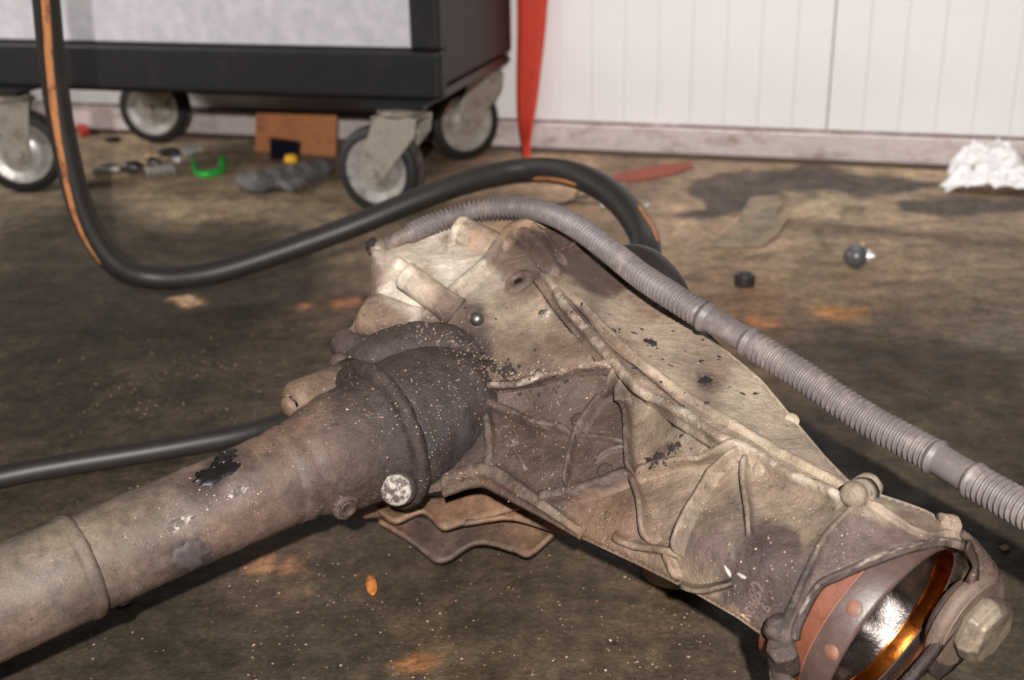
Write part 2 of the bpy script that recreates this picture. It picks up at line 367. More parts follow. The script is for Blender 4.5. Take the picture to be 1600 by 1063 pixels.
# ------------------------------------------------------------------ gearbox : casting surface
# (photo column, photo row, distance) of points on the visible skin; the skin is a smooth surface through them
KP = [(580,388,.93),(578,480,.90),(600,375,.95),(650,400,.935),(680,365,.972),(720,345,.985),(790,338,.985),(640,470,.885),(700,420,.915),(760,380,.945),(820,350,.972),(880,352,.968),
(735,440,.895),(690,480,.875),(850,430,.872),(950,560,.795),(1060,650,.738),(1140,690,.708),(1240,760,.672),(1320,785,.655),(900,493,.832),(1000,604,.767),
(920,375,.95),(1010,455,.90),(1090,505,.86),(1190,595,.79),(1240,655,.755),(1330,750,.69),(1000,520,.838),(1100,600,.782),(1200,690,.722),(920,440,.892),(880,400,.915),
(745,497,.855),(810,440,.88),(850,500,.845),(880,560,.812),(760,560,.836),(820,580,.818),(900,530,.822),(960,590,.785),
(860,640,.804),(930,620,.797),(820,640,.816),(900,690,.778),(950,660,.777),(800,690,.80),(860,730,.766),(950,720,.752),(770,745,.79),(850,790,.754),(900,835,.736),(980,620,.78),
(1050,690,.730),(1030,640,.757),(1040,790,.70),(990,800,.708),(1110,740,.708),(1120,830,.662),(1000,880,.702),(1090,928,.67),(1200,1000,.652),(1200,880,.642),(1220,800,.664),(1280,830,.648),
(1180,940,.652),(1150,720,.698),(1060,870,.677),(990,750,.735),(640,560,.865),(700,540,.868),(600,540,.885),(560,500,.905),(530,540,.91),(740,640,.825),(745,700,.808),(700,750,.81),(650,700,.84),(600,640,.875),(600,760,.84),
(1290,850,.642),(1246,990,.640),(1281,916,.633),(1313,901,.632),(1364,880,.634),(1420,860,.642),(1470,850,.658),(1500,853,.668),(1513,862,.672),(1240,960,.642),(1360,790,.655),(1400,830,.650),(1430,800,.672),(1495,835,.675),
(1440,840,.655),(1240,1040,.652),(1205,1075,.66),(1210,1020,.648),(1370,775,.668),(1350,830,.644)]
KP = np.array(KP, float); CC = 22.
def _phi(d2): return np.sqrt(d2+CC*CC)
_n = len(KP); _A = np.zeros((_n+3, _n+3)); _d2 = ((KP[:, None, :2]-KP[None, :, :2])**2).sum(2)
_A[:_n, :_n] = _phi(_d2)-np.eye(_n)*(-1.5); _A[:_n, _n] = 1; _A[:_n, _n+1:] = KP[:, :2]/1000.; _A[_n:, :_n] = _A[:_n, _n:].T
_w = np.linalg.solve(_A, np.r_[1/KP[:, 2], 0, 0, 0])
def depth(px):
    px = np.atleast_2d(np.asarray(px, float)); out = np.zeros(len(px))
    for s in range(0, len(px), 8000):
        q = px[s:s+8000]; out[s:s+8000] = _phi(((q[:, None]-KP[None, :, :2])**2).sum(2))@_w[:_n]+_w[_n]+(q/1000.)@_w[_n+1:]
    return 1/out
def skin(px, lift=0.):
    px = np.atleast_2d(np.asarray(px, float)); r = depth(px)-lift
    d = fw+((px[:, 0]-800)/F)[:, None]*rt-((px[:, 1]-531.5)/F)[:, None]*up; d /= np.linalg.norm(d, axis=1, keepdims=True)
    return CAM+d*r[:, None]
def normal(px, h=7.):
    px = np.atleast_2d(np.asarray(px, float))
    n = np.cross(skin(px+[0, h])-skin(px-[0, h]), skin(px+[h, 0])-skin(px-[h, 0])); n /= np.linalg.norm(n, axis=1, keepdims=True)
    s = np.sign(((CAM-skin(px))*n).sum(1)); return n*s[:, None]

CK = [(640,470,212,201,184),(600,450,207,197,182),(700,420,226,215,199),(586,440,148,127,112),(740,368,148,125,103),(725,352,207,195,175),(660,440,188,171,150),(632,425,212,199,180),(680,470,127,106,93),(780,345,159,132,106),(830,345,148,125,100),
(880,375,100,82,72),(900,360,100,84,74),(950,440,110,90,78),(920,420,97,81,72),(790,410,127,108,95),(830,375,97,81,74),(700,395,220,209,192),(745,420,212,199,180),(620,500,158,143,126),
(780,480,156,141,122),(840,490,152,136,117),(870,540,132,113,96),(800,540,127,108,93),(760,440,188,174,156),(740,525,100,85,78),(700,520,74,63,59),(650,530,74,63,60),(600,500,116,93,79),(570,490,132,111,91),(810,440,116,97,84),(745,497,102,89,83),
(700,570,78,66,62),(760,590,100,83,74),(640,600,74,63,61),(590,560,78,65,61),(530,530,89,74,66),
(900,460,171,153,133),(960,480,185,167,146),(1020,530,192,174,152),(1050,600,184,166,145),(1150,620,203,187,163),(1230,690,198,182,159),(1110,598,148,129,112),(1280,720,192,174,153),(1010,470,159,137,118),  # top face tones raised to offset the light lost by its tilt
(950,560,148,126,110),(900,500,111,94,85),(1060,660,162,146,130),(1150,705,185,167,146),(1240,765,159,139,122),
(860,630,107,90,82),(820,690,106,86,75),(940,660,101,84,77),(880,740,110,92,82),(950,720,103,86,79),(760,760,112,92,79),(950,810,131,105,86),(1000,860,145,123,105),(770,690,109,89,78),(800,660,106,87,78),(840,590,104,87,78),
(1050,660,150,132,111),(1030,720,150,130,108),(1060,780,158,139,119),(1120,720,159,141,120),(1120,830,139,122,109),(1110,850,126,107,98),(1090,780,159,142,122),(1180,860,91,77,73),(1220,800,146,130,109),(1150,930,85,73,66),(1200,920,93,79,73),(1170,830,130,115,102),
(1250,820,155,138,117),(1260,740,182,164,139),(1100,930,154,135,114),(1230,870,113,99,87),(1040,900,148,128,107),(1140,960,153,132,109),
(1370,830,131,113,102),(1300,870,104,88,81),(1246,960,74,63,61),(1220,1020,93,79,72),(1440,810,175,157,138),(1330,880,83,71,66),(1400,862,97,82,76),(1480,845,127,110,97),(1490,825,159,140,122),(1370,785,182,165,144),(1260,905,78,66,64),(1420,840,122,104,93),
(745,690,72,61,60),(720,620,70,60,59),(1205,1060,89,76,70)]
def pcol(V, kp=CK, k=1.):
    V = np.asarray(V, float); px = proj(V); jit = np.zeros((len(V), 2))
    for i in range(len(V)):
        q = Vector(V[i]); a = noise.noise_vector(q*55); b = noise.noise_vector(q*190); jit[i] = (a[0]*9+b[0]*5, a[1]*9+b[1]*5)
    c = idw(px+jit*1.2, kp, 4.2)
    if kp is CK:
        for poly, col, soft in GRIME:
            lo, hi = np.min(poly, 0)-soft-14, np.max(poly, 0)+soft+14; m_ = np.all((px > lo) & (px < hi), 1)
            if m_.any():
                t = np.clip(.5-sdpoly(px[m_]+jit[m_], poly)/(2*soft), 0, 1)[:, None]; t = t*t*(3-2*t)*.85; c[m_] = c[m_]*(1-t)+lin(col)*t
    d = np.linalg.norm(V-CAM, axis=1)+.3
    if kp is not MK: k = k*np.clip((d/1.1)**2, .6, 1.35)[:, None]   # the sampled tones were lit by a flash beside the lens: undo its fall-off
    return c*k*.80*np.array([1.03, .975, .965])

MK = None
GRIME = [([(1165,831),(1194,815),(1247,827),(1251,864),(1239,913),(1212,985),(1181,971),(1132,938),(1136,920),(1161,909),(1144,893),(1165,843)], (90,74,71), 5),
 ([(1118,815),(1140,835),(1138,868),(1112,875),(1098,850)], (128,108,100), 9),
 ([(1348,800),(1440,840),(1500,842),(1470,850),(1364,880),(1281,916),(1246,990),(1226,1000),(1245,935),(1292,852)], (112,95,88), 5),
 ([(1395,800),(1440,805),(1475,830),(1450,832),(1405,812)], (134,114,100), 5),
 ([(803,362),(850,352),(905,345),(955,388),(1000,440),(965,455),(905,442),(872,428),(846,405),(820,395)], (94,77,69), 10),
 ([(690,500),(738,506),(775,545),(760,590),(745,640),(745,700),(700,750),(600,770),(510,600),(515,522),(560,515),(620,505)], (66,56,54), 9),
 ([(560,478),(600,470),(650,500),(620,520),(560,518)], (132,110,92), 8),
 ([(750,612),(955,574),(985,600),(990,752),(850,782),(760,738)], (90,74,66), 8),  # pockets between the webs: brown grime, darkened further to deepen the shading
 ([(800,428),(818,428),(824,446),(812,456),(798,446)], (104,86,76), 5), ([(735,478),(756,480),(760,500),(742,512),(728,500)], (96,82,74), 7),
 ([(1090,582),(1112,584),(1120,602),(1102,612),(1088,600)], (98,80,70), 7), ([(1018,700),(1045,690),(1064,692),(1050,712),(1012,728)], (106,90,80), 5),
 ([(690,478),(726,470),(740,520),(700,530),(650,510)], (100,84,74), 8), ([(668,455),(700,462),(700,486),(672,482)], (116,96,84), 6),
 ([(575,392),(592,400),(590,478),(574,480)], (128,108,96), 4), ([(682,372),(700,368),(708,380),(694,388)], (150,132,112), 3),
 ([(640,348),(700,348),(760,340),(830,342),(800,358),(720,352)], (150,126,102), 4),
 ([(846,440),(880,470),(905,505),(890,515),(855,470)], (104,86,76), 5), ([(985,575),(1020,590),(1060,620),(1040,628),(1000,604)], (122,104,90), 6)]
OUT = [(580,388),(596,376),(640,362),(680,355),(720,345),(790,336),(830,343),(880,350),(920,373),(970,418),(1010,452),(1050,478),(1090,503),(1130,543),(1190,593),(1240,653),(1290,713),(1328,752),(1368,770),
(1410,783),(1455,800),(1497,835),(1514,856),(1500,853),(1470,850),(1420,860),(1364,880),(1313,901),(1281,916),(1262,950),(1246,990),(1243,1030),(1242,1082),(1206,1082),(1198,1030),(1196,998),(1150,965),(1080,925),(1000,885),(900,838),(850,805),(800,775),
(760,757),(700,765),(650,775),(605,762),(590,700),(575,640),(540,575),(522,545),(520,525),(552,510),(556,492),(580,470)]
SEAM = [(690,480),(735,442),(765,415),(785,385),(805,362),(850,350),(900,345)]
def casting():
    loop = []
    n = len(OUT)
    for i in range(n):
        a, b = np.array(OUT[i], float), np.array(OUT[(i+1) % n], float); k = max(1, int(np.linalg.norm(b-a)/4.5))
        loop += [a+(b-a)*j/k for j in range(k)]
    loop = np.array(loop); L = len(loop)
    for _ in range(2): loop = (np.roll(loop, 1, 0)+2*loop+np.roll(loop, -1, 0))/4
    g = 5.
    ys = np.arange(335, 1085, g*.87); pts = []
    for j, y in enumerate(ys):
        for x in np.arange(515+(j % 2)*g/2, 1520, g): pts.append((x, y))
    pts = np.array(pts); sd = sdpoly(pts, loop); pts = pts[sd < -2.6]
    allp = np.vstack([loop, pts])
    res = geometry.delaunay_2d_cdt([Vector(p) for p in allp], [(i, (i+1) % L) for i in range(L)], [], 1, 1e-4)
    vx = np.array([tuple(v) for v in res[0]]); tri = [tuple(f) for f in res[2]]
    # boundary order in output
    omap = {}
    for i, orig in enumerate(res[3]):
        for q in orig:
            if q < L: omap[q] = i
    bl = [omap[i] for i in range(L)]
    sdv = -sdpoly(vx, loop); x = np.clip(sdv/13., 0, 1)
    r = depth(vx)+.0105*(1-np.sqrt(np.clip(1-(1-x)**2, 0, 1)))
    d = np.array([ray(*p) for p in vx]); V = CAM+d*r[:, None]
    amp = np.zeros(len(V))
    dirty = np.clip(1-np.hypot((vx[:, 0]-650)/130, (vx[:, 1]-580)/110), 0, 1)
    for i in range(len(V)):
        q = Vector(V[i])
        amp[i] = (noise.noise(q*70)*.0009+noise.noise(q*220)*.0004)+dirty[i]*(noise.noise(q*95)*.0035+noise.noise(q*240)*.0016)
    V = V-d*(amp*np.clip(sdv/8, 0, 1))[:, None]
    # sides and back, folded inwards away from the visible outline
    nrm = np.zeros((L, 2)); tg = np.roll(loop, -1, 0)-np.roll(loop, 1, 0); nrm[:, 0] = -tg[:, 1]; nrm[:, 1] = tg[:, 0]
    nrm /= np.linalg.norm(nrm, axis=1, keepdims=True)
    tst = sdpoly(loop+nrm*1.0, loop); nrm[tst > 0] *= -1
    for _ in range(6): nrm = (np.roll(nrm, 1, 0)+2*nrm+np.roll(nrm, -1, 0))/4
    base = len(V); rows = []; rb = r[bl]
    cen = loop.mean(0)
    for tk, sk in ((.006, .4), (.016, 2.), (.03, 6.), (.05, 14.)):
        q = loop+nrm*sk; dd = np.array([ray(*p) for p in q]); rr = np.minimum(rb+tk, (H-.004)/-dd[:, 2]); rows.append(CAM+dd*rr[:, None])
    allV = np.vstack([V]+rows); Fc = list(tri)
    prev = bl
    for k in range(len(rows)):
        cur = [base+k*L+i for i in range(L)]
        for i in range(L): Fc.append((prev[i], prev[(i+1) % L], cur[(i+1) % L], cur[i]))
        prev = cur
    # back skin: same triangles pushed deeper, joined to the last row
    deep = np.clip(sdv/60., 0, 1); rbk = np.minimum(r+.05+.07*deep, (H-.004)/-d[:, 2])
    pin = vx.copy(); Bv = CAM+d*rbk[:, None]
    Bv[bl] = rows[-1]; off = len(allV); allV = np.vstack([allV, Bv])
    Fc += [tuple(off+i for i in f[::-1]) for f in tri]
    return allV, Fc, vx, tri, len(V)
CV, CF, CVX, CTRI, CN = casting()

gb = thing('gearbox', 'dirty ribbed aluminium gearbox casing with an axle tube lying on the oily floor', 'gearbox', tuple(fl(900, 900)))
cover_poly = np.array([(560,360),(720,330),(860,325),(905,340),(850,352),(806,362),(786,387),(766,417),(736,444),(690,482),(620,515),(570,470)])
CCOL = pcol(CV)
cov = sdpoly(proj(CV), cover_poly) < 0
# split the skin triangles into the cover and the main casing (the seam flange hides the joint)
fcov = [f for f in CF[:len(CTRI)] if sum(cov[list(f)]) >= 2]; fmain = [f for f in CF[:len(CTRI)] if sum(cov[list(f)]) < 2]+CF[len(CTRI):]
def compact(V, Fc, cols):
    u = np.unique(np.concatenate([np.array(f) for f in Fc])); mp = {int(a): i for i, a in enumerate(u)}
    return V[u], [tuple(mp[int(i)] for i in f) for f in Fc], cols[u]
v_, f_, c_ = compact(CV, fmain, CCOL); make('casing', v_, f_, M_cast, gb, cols=c_)
v_, f_, c_ = compact(CV, fcov, CCOL); oc = make('end_cover', v_, f_, M_cast, gb, cols=c_); oc['label'] = 'paler grey end cover with bolt bosses'

def rib(path, wpx, h, sink=.003, name='rib', k=1., top=.5, taper=True, mat=None, lean=0., wear=.12):
    """raised bar running over the casting skin"""
    p2, L = even(path, 2.4); n = len(p2); S = skin(p2); Nm = normal(p2)
    T = np.gradient(S, axis=0); T /= np.linalg.norm(T, axis=1, keepdims=True); B = np.cross(T, Nm); B /= np.linalg.norm(B, axis=1, keepdims=True)
    wd = np.broadcast_to(np.asarray(wpx, float), (2,)) if np.ndim(wpx) < 1 or len(np.atleast_1d(wpx)) == 2 else wpx
    wd = np.interp(np.linspace(0, 1, n), np.linspace(0, 1, len(np.atleast_1d(wpx)) if np.ndim(wpx) else 2), np.atleast_1d(wpx) if np.ndim(wpx) else [wpx, wpx])
    wm = wd*depth(p2)/F; h = h*1.25
    e = np.ones(n)
    if taper:
        q = np.linspace(0, 1, n); e = np.clip(np.minimum(q, 1-q)*L/20., 0, 1); e = np.sqrt(1-(1-e)**2)*.97+.03
    prof = [(-1.75, -sink/h*.6), (-1.35, .03), (-1.0, .16), (-.8, .45), (-.7, .86), (-.52, 1.), (.52, 1.), (.7, .86), (.8, .45), (1.0, .16), (1.35, .03), (1.75, -sink/h*.6)]
    rings = []
    for a, b in prof:
        jit = np.array([noise.noise(Vector(s)*190)*.0003 for s in S])
        rings.append(S+B*(wm*a*.5)[:, None]+Nm*(h*b*(e if b > 0 else np.ones(n))+(jit if b > 0 else 0))[:, None])
    V = np.stack(rings, 1).reshape(-1, 3); m_ = len(prof)
    Fc = grid_faces(n, m_, True); Fc += [tuple(range(m_))[::-1], tuple((n-1)*m_+j for j in range(m_))]
    cc = pcol(V, k=k).reshape(n, m_, 3); pale = lin((206, 190, 172))
    for i in range(n):
        for j in (4, 5, 6, 7):
            q = noise.noise(Vector(S[i])*75+Vector((j*.2, 0, 0)))*.9+noise.noise(Vector(S[i])*260+Vector((j*.9, 0, 0)))*.7+.05
            f = wear*min(1., max(0., q*2.2)); cc[i, j] = cc[i, j]*(1-f)+pale*f
    return make(name, V, Fc, mat or M_cast, gb, cols=cc.reshape(-1, 3))
# ridge, seam and webs
rib([(846,432),(880,478),(915,520),(950,560),(1000,603),(1060,650),(1130,693),(1180,722),(1240,758),(1318,790)], [18,20,22,20,20,20,18], .007, name='ridge_flange', wear=.5)
rib([(895,462),(960,530),(1010,575),(1080,625),(1150,668),(1230,715),(1318,762)], [10,14,16,16,14], .0028, name='seam_bead')
rib([(686,482),(735,442),(765,415),(785,385),(803,366),(850,352),(905,344)], [20,22,22,22,20,16,12], .0075, name='seam_flange')
rib([(806,366),(832,380),(850,405),(868,432)], [20,24,22,18], .007, name='rib')
rib([(820,352),(850,372),(868,400),(885,415)], [12,12,10,10], .005, name='rib', k=.9)
rib([(868,398),(905,385),(945,380)], [10,10,8], .004, name='rib', k=.9)
rib([(742,612),(800,602),(870,588),(915,578),(962,574)], [15,15,14,14,16], .0085, name='rib', k=1.1, wear=.65)
rib([(742,622),(785,648),(838,672),(870,680),(898,685)], [17,17,15,13,12], .009, name='rib')
rib([(974,572),(952,612),(925,652),(903,690),(893,725),(885,762)], [14,13,13,12,9,8], .007, name='rib')
rib([(978,590),(984,645),(988,700),(991,752)], [11,10,10,13], .0085, name='rib')
rib([(900,684),(940,688),(985,697)], [12,10,10], .004, name='rib', k=1.05)
rib([(930,722),(955,706),(988,700)], [8,8,8], .003, name='rib')
rib([(845,782),(895,777),(950,765),(996,750)], [26,22,20,20], .009, name='rib')
rib([(990,752),(1004,790),(1018,828),(1028,850)], [14,12,12,14], .0085, name='rib', k=1.08)
rib([(996,752),(1050,733),(1100,718),(1160,700)], [16,14,14,16], .008, name='rib', k=1.05)
rib([(1156,706),(1122,745),(1095,788),(1074,830),(1062,868)], [12,12,12,12,12], .007, name='rib', k=.95)
rib([(1163,715),(1167,765),(1169,805),(1172,842)], [12,12,12,10], .006, name='rib')
rib([(960,838),(1000,852),(1040,860),(1064,866)], [14,14,14,16], .0055, name='rib')
rib([(1040,852),(1052,880),(1062,905)], [14,13,12], .004, name='rib')
rib([(1066,914),(1100,921),(1148,910)], [8,12,8], .005, name='rib', k=.7)
rib([(752,618),(763,665),(768,705),(766,740)], [14,14,16,18], .005, name='rib', k=.95)
rib([(690,758),(735,742),(770,742),(815,768),(860,798),(910,832)], [24,26,30,26,20,16], .006, name='lower_edge')
rib([(1352,782),(1318,812),(1288,850),(1262,898),(1242,945),(1228,985),(1218,1012)], [11,11,12,12,13,15,17], .0032, name='bell_edge', k=.85)
rib([(1356,786),(1395,812),(1440,838),(1498,838)], [9,9,9,9], .003, name='bell_edge', k=1.05)
lip = rib([(1240,1000),(1247,972),(1277,917),(1311,898),(1362,876),(1418,856),(1468,846),(1506,852)], [9,9,9,9,9,9,9,9], .0016, name='bell_lip', k=.7, wear=.35)
rib([(1228,960),(1222,985),(1216,1008)], [26,28,26], .008, name='rib', k=.9)

def boss(a, b, R, name='boss', mat=None, kp=CK, dome=.12, k=1., head=None, seg=24, parent=None, jag=.0004):
    """cylinder from a to b (photo column, row, distance) with a rounded free end at a"""
    A_, B_ = P(*a), P(*b); L = np.linalg.norm(A_-B_); ax = (A_-B_)/L
    prof = [(0, R*1.12), (L*.25, R*1.02), (L*.6, R)]
    if head: prof += [(L-head-.0008, R), (L-head, R*.9), (L-head+.0008, R*1.0)]
    prof += [(L-dome*R*2, R), (L-dome*R, R*.97), (L-dome*.4*R, R*.88), (L, R*.7), (L+dome*.15*R, R*.35), (L+dome*.2*R, .0001)]
    V, Fc = lathe(prof, B_, ax, seg); V = rough(V, jag, 240)
    return make(name, V, Fc, mat or M_cast, parent or gb, cols=pcol(V, kp, k))
boss((630,428,.880), (712,488,.868), .0105, head=.008, name='bolt_boss')
boss((714,357,.958), (798,398,.935), .0115, head=.007, name='bolt_boss')
boss((614,412,.918), (650,436,.935), .0072, name='boss', dome=.5)
boss((574,494,.90), (650,525,.878), .0195, name='boss', dome=.2, jag=.0008)
boss((528,532,.89), (600,575,.865), .0115, name='boss', dome=.45, jag=.001, k=1.15)
V, Fc = tube(even([P(540,568,.888), P(590,562,.872), P(650,553,.862), P(700,560,.85), P(740,600,.838)], n=30)[0], np.interp(np.linspace(0, 1, 30), [0, .12, .4, .7, .92, 1], [.006, .016, .022, .023, .018, .008]), 30)
V = rough(rough(V, .0045, 48), .0018, 170); make('housing_shoulder', V, Fc, M_oily, gb, cols=np.tile(lin((80, 68, 65)), (len(V), 1))*.8)
boss((744,497,.845), (748,503,.86), .0052, name='plug', dome=.9, mat=M_dsteel, jag=0)
boss((1188,733,.688), (1200,742,.70), .0062, name='boss', dome=.8)
boss((1330,774,.645), (1350,770,.672), .0074, name='boss', dome=.8, k=.9)
boss((1366,752,.684), (1318,795,.672), .0082, name='boss', dome=.6)
boss((1496,822,.69), (1470,822,.685), .0062, name='boss', dome=.3, k=1.1)
boss((1221,1012,.642), (1226,1040,.665), .0078, name='boss', dome=.18, k=.85, jag=.002)
boss((1238,655,.755), (1228,668,.765), .0055, name='boss', dome=.5)
# threaded hole boss with a dark hole
c0 = skin([(810,440)])[0]; n0 = normal([(810,440)])[0]
V, Fc = lathe([(-.004, .0125), (.0005, .0118), (.0022, .0088), (.0022, .0052), (-.004, .0046), (-.004, .0001)], c0, n0, 24)
make('hole_boss', rough(V, .0004, 200), Fc, M_cast, gb, cols=pcol(V))
V, Fc = lathe([(-.003, .0042), (.0004, .0036), (.0006, .0001)], c0, n0, 16); make('hole_plug', V, Fc, M_dark, gb)
# bosses and dimples seen as round marks on the casting
for (u, v, rr) in ((905,656,.0058),(945,735,.0052),(877,795,.0028)):
    c0 = skin([(u, v)])[0]; n0 = normal([(u, v)])[0]
    V, Fc = lathe([(-.003, rr*1.2), (.0006, rr), (.0016, rr*.7), (.0012, rr*.3), (.001, .0001)], c0, n0, 18); V = rough(V, .0006, 260)
    make('casting_mark', V, Fc, M_cast, gb, cols=pcol(V, k=.72))
# raised oval emblem, worn smooth
def oval(cu, cv, a, b, ang, wpx, h, k):
    t = np.linspace(0, 2*np.pi, 30); ca, sa = math.cos(ang), math.sin(ang)
    rib([(cu+a*math.cos(q)*ca-b*math.sin(q)*sa, cv+a*math.cos(q)*sa+b*math.sin(q)*ca) for q in t], [wpx]*3, h, name='cast_emblem', k=k, taper=False)
oval(795, 682, 17, 12, .9, 5, .0012, 1.05)
rib([(783,677),(806,694)], [7,7], .0022, name='cast_emblem', k=1.15)
rib([(800,700),(812,715),(822,735)], [7,8,6], .0016, name='cast_emblem', k=1.2)
# dark clotted grease lumps
GK = [(0,0,30,24,22)]
for (u, v, s) in ((958,518,.0032),(1017,535,.0058),(1095,565,.0028),(1102,594,.0062),(1180,615,.0022),(1030,715,.0052),(1015,720,.004),(1050,700,.003),(1060,695,.0024),(790,580,.006),(765,572,.007),(740,565,.005),(868,583,.004),(725,745,.0026),(741,740,.0022)):
    c0 = skin([(u, v)])[0]; n0 = normal([(u, v)])[0]; ax1 = unit(np.cross(n0, [0, 0, 1.])); ax2 = np.cross(n0, ax1); vs = []; rows_ = 5; cs = 12
    for i in range(rows_):
        f = i/(rows_-1)
        for j in range(cs):
            a = 2*np.pi*j/cs; rr = s*math.cos(f*1.5)*(1+.75*noise.noise(Vector((u*.1+math.cos(a)*1.4, v*.1+math.sin(a)*1.4, 0))))
            vs.append(c0+ax1*rr*math.cos(a)*1.25+ax2*rr*math.sin(a)*.75+n0*(s*.2*math.sin(f*1.5)-.0003))
    V = rough(np.array(vs), s*.12, 500); make('grease_clot', V, grid_faces(rows_, cs)+[tuple((rows_-1)*cs+j for j in range(cs))], M_clot, gb)
# white flecks where the grit has been knocked off
def fleck(u, v, a, b, ang, mat=M_white, name='bare_fleck'):
    poly = []
    for j in range(11):
        q = 2*np.pi*j/11; s = 1+.45*noise.noise(Vector((u+math.cos(q)*1.7, v+math.sin(q)*1.7, 2)))
        x, y = a*math.cos(q)*s, b*math.sin(q)*s; poly.append((u+x*math.cos(ang)-y*math.sin(ang), v+x*math.sin(ang)+y*math.cos(ang)))
    S = skin(poly); Nm = normal(poly); n = len(poly); V = np.vstack([S-Nm*.002, S+Nm*.0006, skin([(u, v)])+normal([(u, v)])*.0009])
    Fc = [(i, (i+1) % n, n+(i+1) % n, n+i) for i in range(n)]+[(n+i, n+(i+1) % n, 2*n) for i in range(n)]
    make(name, V, Fc, mat, gb)
for q in ((850,490,11,6,-.3),(842,582,6,4,-.3),(1137,893,3,10,-.5),(1158,900,8,4,.5),(1148,918,2,5,.2)): fleck(*q)
# cast lettering near the bell, standing up from the skin, read upwards
def lettering(txt, u, v, du, dv, size, sx, h=.0007):
    cu = bpy.data.curves.new('cast_lettering', 'FONT'); cu.body = txt; cu.size = size; cu.extrude = h; cu.bevel_depth = .00012; cu.resolution_u = 2
    o = bpy.data.objects.new('tmp', cu); COL.objects.link(o); dg = bpy.context.evaluated_depsgraph_get()
    me = bpy.data.meshes.new_from_object(o.evaluated_get(dg)); bpy.data.objects.remove(o)
    p0 = skin([(u, v)])[0]; n0 = normal([(u, v)], 20)[0]; X = skin([(u+du, v+dv)])[0]-p0; X = unit(X-n0*(X@n0)); Y = np.cross(n0, X)
    vv = np.array([v_.co[:] for v_ in me.vertices]); V = p0+vv[:, :1]*X*sx+vv[:, 1:2]*Y+(vv[:, 2:]+.0013)*n0
    make('cast_lettering', V, [tuple(p.vertices) for p in me.polygons], M_cast, gb, cols=pcol(V, k=2.1), smooth=False)
lettering('NU66', 1173, 971, 14, -26, .0088, .62)
lettering('82', 1189, 938, 10, -26, .0108, .95)
lettering('6', 1203, 958, 14, -26, .0088, .9)

# ------------------------------------------------------------------ gearbox : nose and axle tube
t1 = P(60, 915, .752); t2 = P(430, 752, .79); AX = unit(t2-t1)
NK = [(560,660,77,65,61),(540,750,91,74,67),(680,660,63,55,54),(480,700,99,82,73),(620,640,73,62,59),(560,600,75,63,58),(640,740,72,61,59),(700,700,61,53,53),(600,580,72,60,56),(430,720,110,92,81),(380,725,89,74,67),(400,690,129,108,92),
(330,700,110,86,72),(345,735,56,48,47),(320,760,73,61,58),(365,765,120,104,96),(300,860,65,56,55),(280,815,129,115,104),(230,820,104,92,79),(150,900,110,96,84),(60,900,113,102,91),(20,1000,103,86,75),(100,830,113,103,89),(180,850,108,96,82),
(240,870,96,80,72),(400,800,106,87,77),(450,790,99,82,73),(350,830,110,91,80),(150,960,96,80,71),(200,770,110,98,86),(300,715,141,122,104),(470,650,111,91,77),(455,620,129,108,89),(430,660,120,99,84)]
def s_at(u):   # arc length on the axis whose picture column is u
    ss = np.linspace(-.4, .4, 4001); c = proj(t1+ss[:, None]*AX)[:, 0]; return float(np.interp(u, c, ss))
def axlathe(name, prof, mat, seg=72, rg=.0005, sc=160, k=1.):
    pr_ = []
    for a, b in zip(prof[:-1], prof[1:]):
        n = max(1, int(abs(b[0]-a[0])/.003)); pr_ += [(a[0]+(b[0]-a[0])*i/n, a[1]+(b[1]-a[1])*i/n) for i in range(n)]
    pr_.append(prof[-1]); V, Fc = lathe(pr_, t1, AX, seg); V = rough(V, rg, sc)
    return make(name, V, Fc, mat, gb, cols=pcol(V, NK, k))
RT = .0302
s1 = s_at(128); s2 = s_at(465)
axlathe('axle_tube', [(-.30, .001), (-.30, RT+.0009), (s1-.004, RT+.0009)], M_tube)
axlathe('axle_tube', [(s1-.012, RT-.006), (s1-.002, RT-.0006), (s2-.06, RT), (s2+.02, RT+.0015)], M_tube)
axlathe('tube_collar', [(s1-.007, RT-.002), (s1-.006, RT+.0012), (s1-.003, RT+.0022), (s1, RT+.0022), (s1+.0025, RT+.0008), (s1+.003, RT-.003)], M_tube, k=.92)
axlathe('rubber_sleeve', [(s2-.014, RT-.002), (s2-.012, RT+.001), (s2-.004, RT+.0028), (s2, RT+.0014), (s2+.006, RT+.0035), (s2+.014, RT+.0045), (s2+.02, RT+.003)], M_tube, rg=.0009)
sn = s_at(594)
axlathe('nose_housing', [(s2+.006, RT+.001), (s2+.012, RT+.0055), (s2+.03, RT+.0095), (sn-.022, RT+.0105), (sn-.012, RT+.0115), (sn-.004, RT+.016)], M_oily, rg=.0012, sc=110)
axlathe('nose_flange', [(sn-.006, RT+.004), (sn-.005, RT+.0195), (sn-.003, RT+.023), (sn+.001, RT+.0235), (sn+.005, RT+.021), (sn+.008, RT+.012)], M_oily, rg=.0012, sc=110)
axlathe('pinion_housing', [(sn, RT+.015), (sn+.012, RT+.0165), (sn+.04, RT+.0165), (sn+.062, RT+.014), (sn+.076, RT+.007), (sn+.082, RT-.01)], M_oily, rg=.0016, sc=90)
